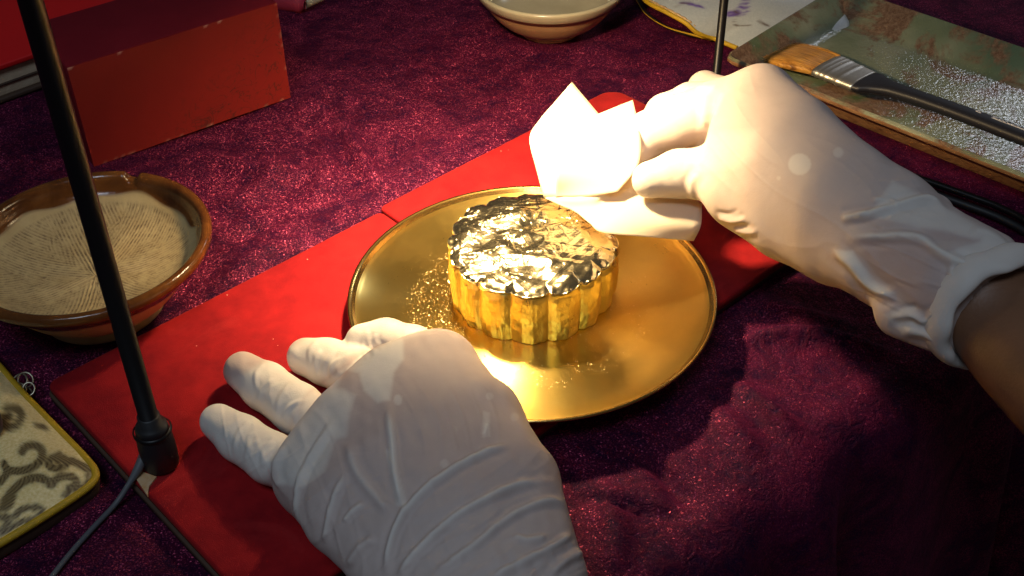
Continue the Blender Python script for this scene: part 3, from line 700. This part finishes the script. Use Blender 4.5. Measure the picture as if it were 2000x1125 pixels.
# ------------------------------------------------------------------ grinding bowl
bc = (-.1942, .0161); RZ = .0372; RO = .0539
suri = empty('grinding_bowl', (*bc, 0), 'brown glazed grinding bowl with a pale comb-scored inside standing left of the board', 'bowl')
prof = [(.0001, .0175), (.012, .0177), (.022, .0186), (.032, .0212), (.039, .0245), (.0445, .0284), (.0468, .0305), (.0480, .0328), (.0490, .0355), (.0502, .0371), (.0518, .0378), (.0533, .0374), (.0541, .0362),
        (.0542, .0345), (.0536, .0330), (.0522, .0318), (.0510, .0310), (.0480, .0278), (.0425, .0205), (.0355, .0115), (.0290, .0060), (.0275, .0048), (.0275, .0004), (.0245, 0), (.0235, .002), (.0001, .003)]
k = np.linspace(0, len(prof)-1, 150); pr = spline(np.array(prof), 150); pr = np.maximum(pr, [.0001, 0])
SEG = 420; notch = math.atan2(.0717-bc[1], -.1893-bc[0])+.0
sp_ = at(258, 340, .037); notch = math.atan2(sp_[1]-bc[1], sp_[0]-bc[0])
V, gz, cb_ = [], [], []
for i, (r, z) in enumerate(pr):
    a = np.arange(SEG)*2*math.pi/SEG; dn = np.angle(np.exp(1j*(a-notch)))
    rim = np.clip(1-abs(z-.0378)/.006, 0, 1) if i < 105 else 0
    dz = -.0032*rim*np.exp(-(dn/.060)**4) if r > .046 else 0*a
    rr = np.full(SEG, r)+(0.0 if i > 100 else 0)
    inner = i < 55 and r < .0462
    x, y = rr*np.cos(a), rr*np.sin(a); pat = np.zeros(SEG)
    if inner and r < .0425:
        # combs of parallel scratches, each sweep fanning from the centre
        sec = np.floor((a+.35)/(2*math.pi/7)); ac = sec*(2*math.pi/7)-.35+math.pi/7+.22
        across = -x*np.sin(ac)+y*np.cos(ac)+.0012*np.sin(sec*3)
        pat = np.clip(.5+.9*np.sin(across*2*math.pi/.0016), 0, 1)
    dz = dz-.00055*pat
    V += list(zip(bc[0]+x, bc[1]+y, z+dz))
    edge = .0450+.0008*np.sin(a*5+1)+.0006*np.sin(a*11)+.0018*np.exp(-((np.angle(np.exp(1j*(a-.35))))/.06)**2)
    if i < 60: q = np.clip((rr-edge)/.0012, 0, 1)
    else: q = np.clip((z-.0225-.0015*np.sin(a*4))/.002, 0, 1)*np.ones(SEG)
    gz += list(q); cb_ += list(pat)
b = mesh('bowl_body', V, grid_faces(len(pr), SEG, True), MAT['suri'], suri); attr(b, 'glaze', gz); attr(b, 'comb', cb_)

# ------------------------------------------------------------------ red box, top left
bA, bB = np.array([-.2277, .1303, 0]), np.array([-.1329, .1981, 0]); ux = bB-bA; exu = ux/np.linalg.norm(ux); eyu = np.array([-exu[1], exu[0], 0]); HB = .0585
back = at(22, 60, HB); dep = float((back-bA)@eyu)
box = empty('red_box', (bA+bB)/2, 'red lacquered box with a dark red lid and crazed front at top left', 'box')
nx, nz = 60, 34; V = []; cz, wn = [], []
for j in range(nz):
    for i in range(nx):
        p = bA+ux*(i/(nx-1))+np.array([0, 0, HB*j/(nz-1)])-eyu*.0004; V.append(p)
        fx, fz = i/(nx-1), j/(nz-1); cz.append(max(0, min(1, (fx*1.05-.10-fz*.75)*2.2))); wn.append(1.0*(((nz-1-j) < 1) and (random.random() < .05 or i < 2)) + .25*((i == nx-1 or j == 0) and random.random() < .12))
f = mesh('front_panel', V, grid_faces(nz, nx), MAT['box_side'], box); attr(f, 'crazed', cz); attr(f, 'worn', wn)
mesh('box_body', *boxmesh(bA+[0, 0, .0002], ux, eyu*dep, [0, 0, HB-.0012], .0005), MAT['box_lid'], box)
mesh('lid', *boxmesh(bA+np.array([0, 0, HB-.001])+eyu*.0002, ux, eyu*dep, [0, 0, .0012], .0004), MAT['box_lid'], box)

# red book with pale page edges behind it
e0 = at(0, 205, 0); e1_ = at(52, 186, 0); ed = (e1_-e0)/np.linalg.norm(e1_-e0); en = np.array([-ed[1], ed[0], 0]); o_ = e0-ed*.12; Lb = .24
book = empty('red_book', e0+en*.05, 'bright red cloth bound book with pale page edges lying behind the red box', 'book')
mesh('page_block', *boxmesh(o_+en*.003+[0, 0, .003], ed*(Lb-.004), en*.18, [0, 0, .017], .0008), MAT['pages'], book)
mesh('cover', *boxmesh(o_+[0, 0, .0195], ed*Lb, en*.19, [0, 0, .0035], .001), MAT['bookred'], book)
mesh('cover', *boxmesh(o_+[0, 0, .0003], ed*Lb, en*.19, [0, 0, .0030], .001), MAT['darkwood'], book)
mesh('page_block_fold', *boxmesh(o_+en*.0018+[0, 0, .0095], ed*(Lb-.006), en*.02, [0, 0, .0012], .0004), MAT['darkwood'], book)

# little red pouch end poking out behind the box
c0, c1 = at(560, 0, .004), at(598, 9, .004); c2, c3 = at(594, 8, .004), at(630, -4, .003)
rp = empty('red_roll', (*c0[:2], 0), 'small red cloth roll with a pale tip behind the red box corner', 'cloth roll')
dd = c1-c0
mesh('roll_body', *tube(spline([c0-dd*1.6, c0-dd*.4, c0, c1], 16), np.interp(np.linspace(0, 1, 16), [0, .6, .95, 1], [.008, .0075, .006, .003]), 20), MAT['pink'], rp)
mesh('pale_tip', *tube(spline([c2, (c2+c3)/2, c3], 8), np.linspace(.0032, .0016, 8), 14), MAT['celadon'], rp)

# ------------------------------------------------------------------ celadon bowl at the top
fo = np.array([.0175, .2745]); cel = empty('celadon_bowl', (*fo, 0), 'pale celadon bowl with an incised rim standing at the top of the table', 'bowl')
prof = [(.0001, .010), (.02, .0105), (.033, .017), (.0405, .0285), (.0425, .0315), (.0450, .0330), (.0463, .0325), (.0466, .0312), (.0455, .0285), (.0440, .0262)]
V, Fc = lathe(spline(np.array(prof), 60), 160, (*fo, 0)); mesh('bowl_rim', V, Fc, MAT['celadon'], cel)
V, Fc = lathe([(.0440, .0262), (.0425, .0240), (.0405, .0228)], 120, (*fo, 0)); mesh('brown_band', V, Fc, MAT['bowlbrown'], cel)
prof = [(.0405, .0228), (.0375, .0175), (.032, .011), (.026, .0065), (.0195, .0042), (.0185, .0030), (.0188, .0006), (.0172, .0002), (.016, .003), (.0001, .004)]
V, Fc = lathe(spline(np.array(prof), 50), 120, (*fo, 0)); mesh('bowl_body', V, Fc, MAT['bowlfoot'], cel)
VV, FF = [], []
for kx in range(150):                      # incised strokes round the inner rim
    a = kx*2*math.pi/150+random.uniform(-.01, .01); r0, r1 = .0352, .0405; da = random.choice((-.06, -.03, .0, .03, .06))
    pa = np.array([(fo[0]+r*math.cos(a+da*t), fo[1]+r*math.sin(a+da*t), np.interp(r, [.033, .0405], [.0177, .0290])+.0002) for r, t in ((r0, 0), ((r0+r1)/2, .5), (r1, 1))])
    v, f_ = tube(pa, .00022, 5); VV, FF = join((VV, FF), (v, f_))
ip = mesh('incised_pattern', VV, FF, simple('pale_slip', (.62, .60, .48), .4), cel); ip['kind'] = 'stuff'

# ------------------------------------------------------------------ ceramic tray and brush
TX = np.array([.7193, -.6947, 0]); TY = np.array([.6947, .7193, 0])
tc = np.array([.1121, .2012, 0]); TW, TL, TZ = .121, .27, .020
tray = empty('ceramic_tray', tc+TX*TL/2+TY*TW/2, 'rectangular green and brown glazed ceramic tray with the brush lying in it', 'tray')
def rring(ins, z, n=3, rad=.006):
    out = []
    for (a, b, a0) in ((0, 0, 180), (1, 0, 270), (1, 1, 0), (0, 1, 90)):
        r = max(rad-ins*.7, .0004); cx = (ins+r) if a == 0 else TL-ins-r; cy = (ins+r) if b == 0 else TW-ins-r
        for q in np.linspace(a0, a0+90, n): out.append(tc+TX*(cx+r*math.cos(math.radians(q)))+TY*(cy+r*math.sin(math.radians(q)))+np.array([0, 0, z]))
    return out
n4 = 12; levels = [(.0, TZ-.0012), (.0004, TZ), (.0014, TZ+.0004), (.0026, TZ-.0004), (.010, TZ-.0065), (.0175, TZ-.0115), (.020, TZ-.0125), (.023, TZ-.0128)]
V = [p for i, z in levels for p in rring(i, z)]; Fc = grid_faces(len(levels), n4, True)+[tuple(range((len(levels)-1)*n4, len(levels)*n4))]
gw = mesh('glazed_well', V, Fc, MAT['tray'], tray); gw.data.set_sharp_from_angle(angle=math.radians(26))
levels = [(.0, TZ-.0012), (.0002, TZ-.0032), (.0016, TZ-.0042), (.008, TZ-.009), (.0145, TZ-.0135), (.0165, TZ-.0145), (.0165, .0004), (.020, .0004), (.0201, .004)]
V = [p for i, z in levels for p in rring(i, z)]; Fc = [f[::-1] for f in grid_faces(len(levels), n4, True)]
mesh('unglazed_rim', V, Fc, MAT['tray_edge'], tray)

br = empty('paint_brush', at(1650, 145, .012), 'flat paint brush with amber bristles and black handle lying in the ceramic tray', 'paint brush')
fa_, fb2 = at(1614, 128, .0165), at(1688, 160, .0175); bd = (fb2-fa_); bl = np.linalg.norm(bd); bd /= bl
wv_ = at(1634, 110, .0165)-at(1594, 146, .0165); HW = np.linalg.norm(wv_)/2; wv_ /= np.linalg.norm(wv_); wv_ = wv_-bd*(wv_@bd); wv_ /= np.linalg.norm(wv_); nv = np.cross(bd, wv_); nv = nv*np.sign(nv[2])
t = NT('bristle_hair'); t.set(Roughness=.45)
d1 = t.n('ShaderNodeVectorMath', operation='DOT_PRODUCT'); t.l(t.obj(), d1.inputs[0]); d1.inputs[1].default_value = tuple(wv_*1500)
d2 = t.n('ShaderNodeVectorMath', operation='DOT_PRODUCT'); t.l(t.obj(), d2.inputs[0]); d2.inputs[1].default_value = tuple(bd*70)
cx = t.n('ShaderNodeCombineXYZ'); t.l(d1.outputs['Value'], cx.inputs[0]); t.l(d2.outputs['Value'], cx.inputs[1])
hair = t.noise(1.0, 3, .6, vec=cx.outputs[0]); t.base(t.ramp(hair, [(.30, (.13, .045, .008)), (.50, (.46, .20, .028)), (.70, (.72, .40, .09))])); t.bump(hair, .8, .0012)
MAT['bristle'] = t.m
def flat_loft(st, seg=28, pw=3.0):
    """stations (centre, half width, half thickness) -> rounded-rectangle loft"""
    V = []
    for c, a, b in st:
        for k in range(seg):
            t = 2*math.pi*k/seg; ct, stt = math.cos(t), math.sin(t)
            V.append(c+wv_*a*np.sign(ct)*abs(ct)**(2/pw)+nv*b*np.sign(stt)*abs(stt)**(2/pw))
    n = len(st); V.append(st[0][0]); V.append(st[-1][0]); Fc = grid_faces(n, seg, True)
    for k in range(seg): Fc.append((n*seg, (k+1) % seg, k)); Fc.append((n*seg+1, (n-1)*seg+k, (n-1)*seg+(k+1) % seg))
    return V, Fc
st = []
for q in np.linspace(0, 1, 26):
    bumpz = .00045*sum(math.exp(-((q-c)/.028)**2) for c in (.10, .22, .34, .62))
    st.append((fa_+bd*bl*q, HW*(1-.12*q)+bumpz, .0030+bumpz))
mesh('ferrule', *flat_loft(st), MAT['ferrule'], br)
VV, FF = [], []
tipc = at(1524, 103, .0125)
V, Fc = flat_loft([(fa_+bd*.0006, HW*.97, .0028), (fa_*.6+tipc*.4, HW*1.05, .0034), (fa_*.3+tipc*.7, HW*1.13, .0031), (fa_*.1+tipc*.9, HW*1.10, .0022), (tipc, HW*.88, .0011)])
bri = mesh('bristles', V, Fc, MAT['bristle'], br)
for k_ in range(620):                      # loose hairs over the bristle mass
    a = random.uniform(-.97, .97); h_ = random.choice((1, 1, 1, -1))*random.uniform(.0016, .0030); o = fa_+wv_*a*HW*.95+nv*h_*.8
    e = tipc+wv_*a*HW*random.uniform(.85, 1.2)+nv*h_*random.uniform(.1, .6)+bd*random.uniform(-.0026, .0035); m_ = (o+e)/2+nv*.0009+wv_*a*.001
    v, f_ = tube(spline([o, m_, e], 5), [.00013, .00013, .00012, .0001, .00005], 4, False); VV, FF = join((VV, FF), (v, f_))
hr = mesh('hairs', VV, FF, MAT['bristle'], bri); hr['kind'] = 'stuff'
hp = spline([fb2-bd*.001, at(1712, 166, .0180), at(1745, 176, .0190), at(1800, 194, .0205), at(1880, 222, .0225), at(2000, 268, .026), at(2120, 318, .030)], 60)
hw_ = np.interp(np.linspace(0, 6, 60), [0, .6, 1.1, 2, 3, 5, 6], [HW*.88, HW*.88, HW*.66, HW*.42, HW*.38, HW*.42, HW*.32]); ht = np.interp(np.linspace(0, 6, 60), [0, 1, 2, 6], [.0028, .0030, .0032, .0034])
mesh('handle', *flat_loft([(hp[i], hw_[i], ht[i]) for i in range(60)], 28, 2.6), MAT['handle'], br)
def on_handle(px, py, z): return at(px, py, z)
def stroke(paths, name, wd):
    V, Fc = [], []
    for p in paths: v, f_ = tube(spline(np.array([at(x, y, z) for x, y, z in p]), max(8, len(p)*4)), wd, 5); V, Fc = join((V, Fc), (v, f_))
    return mesh(name, V, Fc, MAT['white'], br)
zh = .0249
def hpt(tt, off):                          # point on the top face of the handle
    i = min(int(tt*59), 58); f = tt*59-i; c = hp[i]*(1-f)+hp[i+1]*f; t = hp[i+1]-hp[i]; t /= np.linalg.norm(t)
    wv2 = wv_-t*(wv_@t); wv2 /= np.linalg.norm(wv2); n2 = np.cross(t, wv2); n2 *= np.sign(n2[2])
    a = hw_[i]; b = ht[i]; k = min(.98, abs(off)); zt_ = b*(1-k**2.6)**(1/2.6)
    return c+wv2*a*off+n2*(zt_+.00008)
def hstroke(paths, name, wd):
    V, Fc = [], []
    for p in paths: v, f_ = tube(spline(np.array([hpt(t, o) for t, o in p]), max(8, len(p)*4)), wd, 5); V, Fc = join((V, Fc), (v, f_))
    mesh(name, V, Fc, MAT['white'], br)
hstroke([[(.703, .62), (.715, .20)], [(.715, .20), (.699, .28)], [(.699, .28), (.703, .62)][::-1], [(.709, .12), (.7085, .40)]], 'printed_number', .00026)
sx_ = [(.742, .30), (.748, .62), (.752, .60), (.746, .25), (.757, .22), (.762, .42), (.764, .22), (.770, .40), (.774, .22), (.780, .42), (.785, .22), (.790, .20), (.798, .55), (.794, .22), (.803, .22), (.812, .60), (.809, .22), (.822, .22), (.83, .5), (.828, .2), (.845, .22)]
hstroke([sx_, [(.745, .08), (.80, .10), (.845, .12)]], 'printed_script', .00018)

# ------------------------------------------------------------------ silver satin pouch behind the tray
sat = empty('satin_pouch', at(1420, 30, 0), 'pale silver satin pouch with yellow piping and purple flower embroidery behind the tray', 'pouch')
ed_px = [(1236, -30, .016), (1262, 4, .019), (1302, 26, .019), (1338, 46, .016), (1362, 66, .010), (1392, 76, .005), (1416, 86, .004), (1440, 96, .004)]
edg = spline(np.array([at(*q) for q in ed_px]), 60); far_ = spline(np.array([at(1420, -160, .022), at(1500, -100, .022), at(1580, -50, .018), at(1640, -10, .014), at(1660, 40, .008), at(1640, 80, .004)]), 60)
ns = 60; V = []; n1, n2_, n3 = [], [], []
for j in range(ns):
    t = j/(ns-1)
    for i in range(60):
        p = edg[i]*(1-t)+far_[i]*t; p = p+np.array([0, 0, .006*math.sin(t*math.pi)*.8+.0012*math.sin(t*9+i*.12)*math.sin(t*math.pi)]); V.append(p)
Q, _ = proj(np.array(V))
def strokes(Q, L): return np.clip(sum(np.exp(-(polydist(Q, spline(np.array(p, float), 14))[0]/wd)**2) for p, wd in L), 0, 1)
fl = np.zeros(len(Q))
petal = [(1430, 30), (1450, 2), (1462, -6), (1462, 22), (1455, 30), (1440, 32)]
fl = polymask(Q, petal, 3)*(.55+.45*np.sin(np.arctan2(Q[:, 1]-28, Q[:, 0]-1438)*22))+strokes(Q, [([(1418, 27), (1430, 25), (1440, 28)], 3), ([(1420, 32), (1432, 31)], 2.5), ([(1326, 8), (1345, 8), (1362, 13), (1375, 17)], 1.8), ([(1343, 10), (1370, 16)], 1.5)])
br_ = strokes(Q, [([(1433, 40), (1436, 49), (1450, 51), (1465, 51)], 1.3), ([(1482, 42), (1490, 48), (1500, 52)], 2.4), ([(1435, 22), (1440, 30)], 2.5), ([(1320, 14), (1330, 8), (1345, 8)], 1.3)])
V = np.array(V)
m = m_attrmix('silver_satin', [('flower', (.10, .04, .28)), ('twig', (.10, .065, .05))], ((.36, .40, .42), (.44, .47, .48)), .38, 0, (1600, .2, .0005), .2)
Vs, Fs = solid(V, [f[::-1] for f in grid_faces(ns, 60)], .0008)
o = mesh('satin_cover', Vs, Fs, m, sat); attr(o, 'flower', list(np.clip(fl, 0, 1))*2); attr(o, 'twig', list(br_)*2)
mesh('piping', *tube(edg+np.array([0, 0, .0006]), .0014, 10), MAT['yellow'], sat)
mesh('trim_braid', *tube(edg[2:40]+np.array([.0016, .0016, .0012]), .0008+.0003*np.sin(np.arange(38)*2.1), 8), MAT['stitch'], sat)
low = spline(np.array([at(1225, -30, .001), at(1244, 2, .0012), at(1262, 28, .0014), (at(1300, 52, .0016)), at(1345, 66, .002), at(1390, 76, .003)]), 60); V = []
for j in range(8):
    t = j/7
    for i in range(60): V.append(low[i]*(1-t)+(edg[min(i, 59)]*[1, 1, 0]+np.array([.006, .012, .001]))*t)
mesh('lining', V, [f[::-1] for f in grid_faces(8, 60)], MAT['lining'], sat)
mesh('lower_edge', *tube(low, np.interp(np.arange(60), [0, 25, 45, 59], [.0003, .0003, .0005, .0012]), 8), MAT['yellow'], sat)

# ------------------------------------------------------------------ brocade pouch, lower left
po = empty('brocade_pouch', at(60, 900, 0), 'gold and silver brocade pouch with mustard piping at the lower left corner', 'pouch')
out = [at(-30, 684, .007), at(40, 765, .007), at(110, 838, .007), at(170, 900, .007), at(187, 926, .007), at(180, 946, .007), at(150, 970, .007), at(70, 1022, .007), at(-40, 1088, .007)]
ol = spline(np.array(out), 80); inn = spline(np.array([at(-260, 850, .011), at(-230, 930, .011)]), 80); V = []
nb = 120
for j in range(nb):
    t = j/(nb-1)
    for i in range(80):
        p = ol[i]*(1-t)+inn[i]*t; p = p+np.array([0, 0, .0045*math.sin(min(t*5, 1)*math.pi/2)]); V.append(p)
V = np.array(V); V[:, 2] += .0008*vnoise(V[:, :2], 90, 61)*np.repeat(np.clip(np.linspace(0, 1, nb)*6, 0, 1), 80)
Q, _ = proj(V)
def c3(*p): return [(x/2.142, 600+y/2.142) for x, y in p]
Lm = [(c3((95, 610), (110, 590), (150, 585), (175, 605), (175, 640), (140, 675), (90, 690), (50, 690)), 6.5), (c3((250, 625), (215, 640), (205, 670), (240, 680), (275, 665), (270, 640), (240, 650)), 6), (c3((300, 650), (340, 670), (375, 690), (370, 710)), 6),
      (c3((20, 820), (60, 770), (110, 730), (170, 720), (210, 740)), 7), (c3((215, 745), (250, 715), (300, 715), (320, 740), (290, 760)), 6), (c3((270, 790), (300, 765), (340, 760), (370, 730)), 5),
      (c3((30, 430), (70, 430), (90, 460), (70, 500), (30, 510), (15, 480), (40, 460)), 6), (c3((150, 500), (175, 505), (190, 515)), 4), (c3((60, 880), (90, 850), (140, 840), (175, 850), (160, 880), (110, 900)), 5), (c3((0, 880), (30, 890), (20, 930), (0, 950)), 6),
      (c3((40, 930), (90, 900), (130, 895)), 4), (c3((0, 740), (30, 700), (20, 660)), 6), (c3((0, 850), (40, 840), (60, 800)), 4)]
mo = strokes(Q, Lm); mo = np.clip(mo*2.4, 0, 1)*(.85+.15*np.sin(Q[:, 0]*1.1+Q[:, 1]*.4))
m = m_attrmix('brocade', [('motif', (.07, .036, .008))], ((.70, .54, .20), (.90, .76, .42)), .34, 0, (1900, .4, .0006), .1)
Vs, Fs = solid(V, grid_faces(nb, 80), .0008); pf = mesh('brocade_face', Vs, Fs, m, po); attr(pf, 'motif', list(mo)*2)
lowr = ol*[1, 1, 0]+[0, 0, .0006]; V = np.vstack([ol, (ol+lowr)/2+(ol-at(-100, 900, .007))*.012, lowr]); mesh('side_band', V, grid_faces(3, 80)[::1], MAT['darkwood'], po)
mesh('piping', *tube(ol+[0, 0, .0006], .0016, 12), MAT['yellow'], po)
kn = empty('metal_charm', at(45, 758, 0), 'small knot of silver wire rings beside the edge of the brocade pouch', 'charm')
for cx, cy, r_, tl, zz_ in [(38, 748, .0042, .3, .005), (50, 742, .0036, 1.2, .006), (46, 765, .0038, 2.1, .004), (56, 760, .0030, .8, .0065), (40, 758, .0026, 1.8, .007)]:
    c = at(cx, cy, zz_); a = np.linspace(0, 2*math.pi, 33); e_1 = np.array([math.cos(tl), math.sin(tl), .35]); e_2 = np.array([-math.sin(tl), math.cos(tl), .5])
    mesh('ring', *tube(np.array([c+e_1*r_*math.cos(q)*.8+e_2*r_*math.sin(q)*.8 for q in a]), .00045, 8, False), MAT['silver'], kn)
kb = empty('lacquer_knob', at(-18, 835, .011), 'dark purple lacquered knob just inside the left edge on the brocade pouch', 'knob')
prof = [(.0001, .0), (.004, .0003), (.0058, .003), (.0064, .008), (.006, .012), (.0045, .0148), (.002, .0158), (.0001, .016)]
c = at(-20, 850, .0125); V, Fc = lathe(spline(np.array(prof), 30), 40, c); mesh('knob_body', V, Fc, MAT['purple'], kb)
V, Fc = lathe([(.0001, .0157), (.0012, .0158), (.0016, .0168), (.0012, .0178), (.0001, .018)], 24, c); mesh('finial', V, Fc, MAT['black'], kb)

# ------------------------------------------------------------------ arched work lamp: two poles, crossbar, shaded bulb out of frame above
pl, pr_ = at(316, 905, .0075), at(1392, 215, .0); HT = .30
lam = empty('arch_lamp', pl, 'black arched work lamp whose thin poles rise from the board and behind the right hand', 'lamp')
top = np.array([0, 0, HT])
for base, nm in ((pl, 0), (pr_, 1)):
    a = base.copy(); b_ = base*[1, 1, 0]+top
    po_ = mesh('pole', *tube(np.array([a+[0, 0, .020 if nm == 0 else .0], a*.5+b_*.5, b_]), .0036 if nm == 0 else .0023, 20), MAT['black'], lam)
st_ = [(.0001, .0), (.0062, .0), (.0068, .0008), (.0070, .010), (.0066, .0165), (.0060, .0190), (.0062, .0196), (.0056, .0215), (.0042, .0222), (.0042, .026), (.0036, .0262)]
V, Fc = lathe(st_, 40, pl); so = mesh('socket', V, Fc, MAT['rubber'], lam)
V, Fc = lathe([(.0071, .0176), (.0073, .0180), (.0073, .0186), (.0066, .0190)], 40, pl); mesh('collar', V, Fc, MAT['black'], so)
st_ = [(.0001, .0), (.009, .0), (.009, .0012), (.004, .0020), (.0024, .0035)]
V, Fc = lathe(st_, 32, pr_*[1, 1, 0]); mesh('foot', V, Fc, MAT['rubber'], lam)
mesh('crossbar', *tube(np.array([pl*[1, 1, 0]+top, (pl+pr_)/2*[1, 1, 0]+top, pr_*[1, 1, 0]+top]), .0034, 16), MAT['black'], lam)
L0 = np.array(LAMP); V, Fc = lathe([(.010, .050), (.016, .046), (.026, .028), (.034, .004), (.0335, .0038)], 48, L0)
sh_ = mesh('shade', V, Fc, MAT['shade'], lam)
V, Fc = lathe([(.0085, .0478), (.0145, .0435), (.0245, .0265), (.0330, .0040)], 48, L0); mesh('reflector', V, [f[::-1] for f in Fc], simple('white_reflector', (.85, .84, .80), .35), sh_)
mesh('stem', *tube(np.array([L0+[0, 0, .047], (pl+pr_)/2*[1, 1, 0]+top]), .003, 12), MAT['black'], lam)
t = NT('lit_bulb'); t.set(Base_Color=(.9, .85, .7), Roughness=.4); t.p.inputs['Emission Color'].default_value = (1, .8, .5, 1); t.p.inputs['Emission Strength'].default_value = 45
V, Fc = lathe(spline(np.array([(.0001, .012), (.005, .0135), (.008, .019), (.007, .026), (.004, .034), (.004, .046)]), 24), 32, L0); mesh('bulb', V, Fc, t.m, lam)

cw = empty('power_cord', at(200, 1010, 0), 'thin grey cord running from the lamp foot to the bottom edge', 'cord')
cp = spline(np.array([at(283, 885, .014), at(270, 915, .0105), at(252, 945, .007), at(225, 985, .0026), at(180, 1033, .0024), at(130, 1090, .0024), at(60, 1180, .0024)]), 50)
mesh('cord', *tube(cp, np.interp(np.arange(50), [0, 8, 16, 49], [.0020, .0018, .0011, .0010]), 12), MAT['cordgrey'], cw)
bc_ = empty('black_cable', at(1850, 365, 0), 'glossy black cable curving between the right glove and the ceramic tray', 'cable')
cp = spline(np.array([at(1560, 262, .006), at(1640, 292, .006), at(1720, 322, .006), at(1800, 350, .006), at(1880, 378, .006), at(1950, 404, .006), at(2010, 436, .006), at(2090, 500, .006)]), 60)
mesh('cable', *tube(cp, .0017, 14), MAT['black'], bc_)
cp2 = cp+np.array([-.0006, -.0036, -.0036]); mesh('cable_pair', *tube(cp2, .0019, 14), MAT['rubber'], bc_)
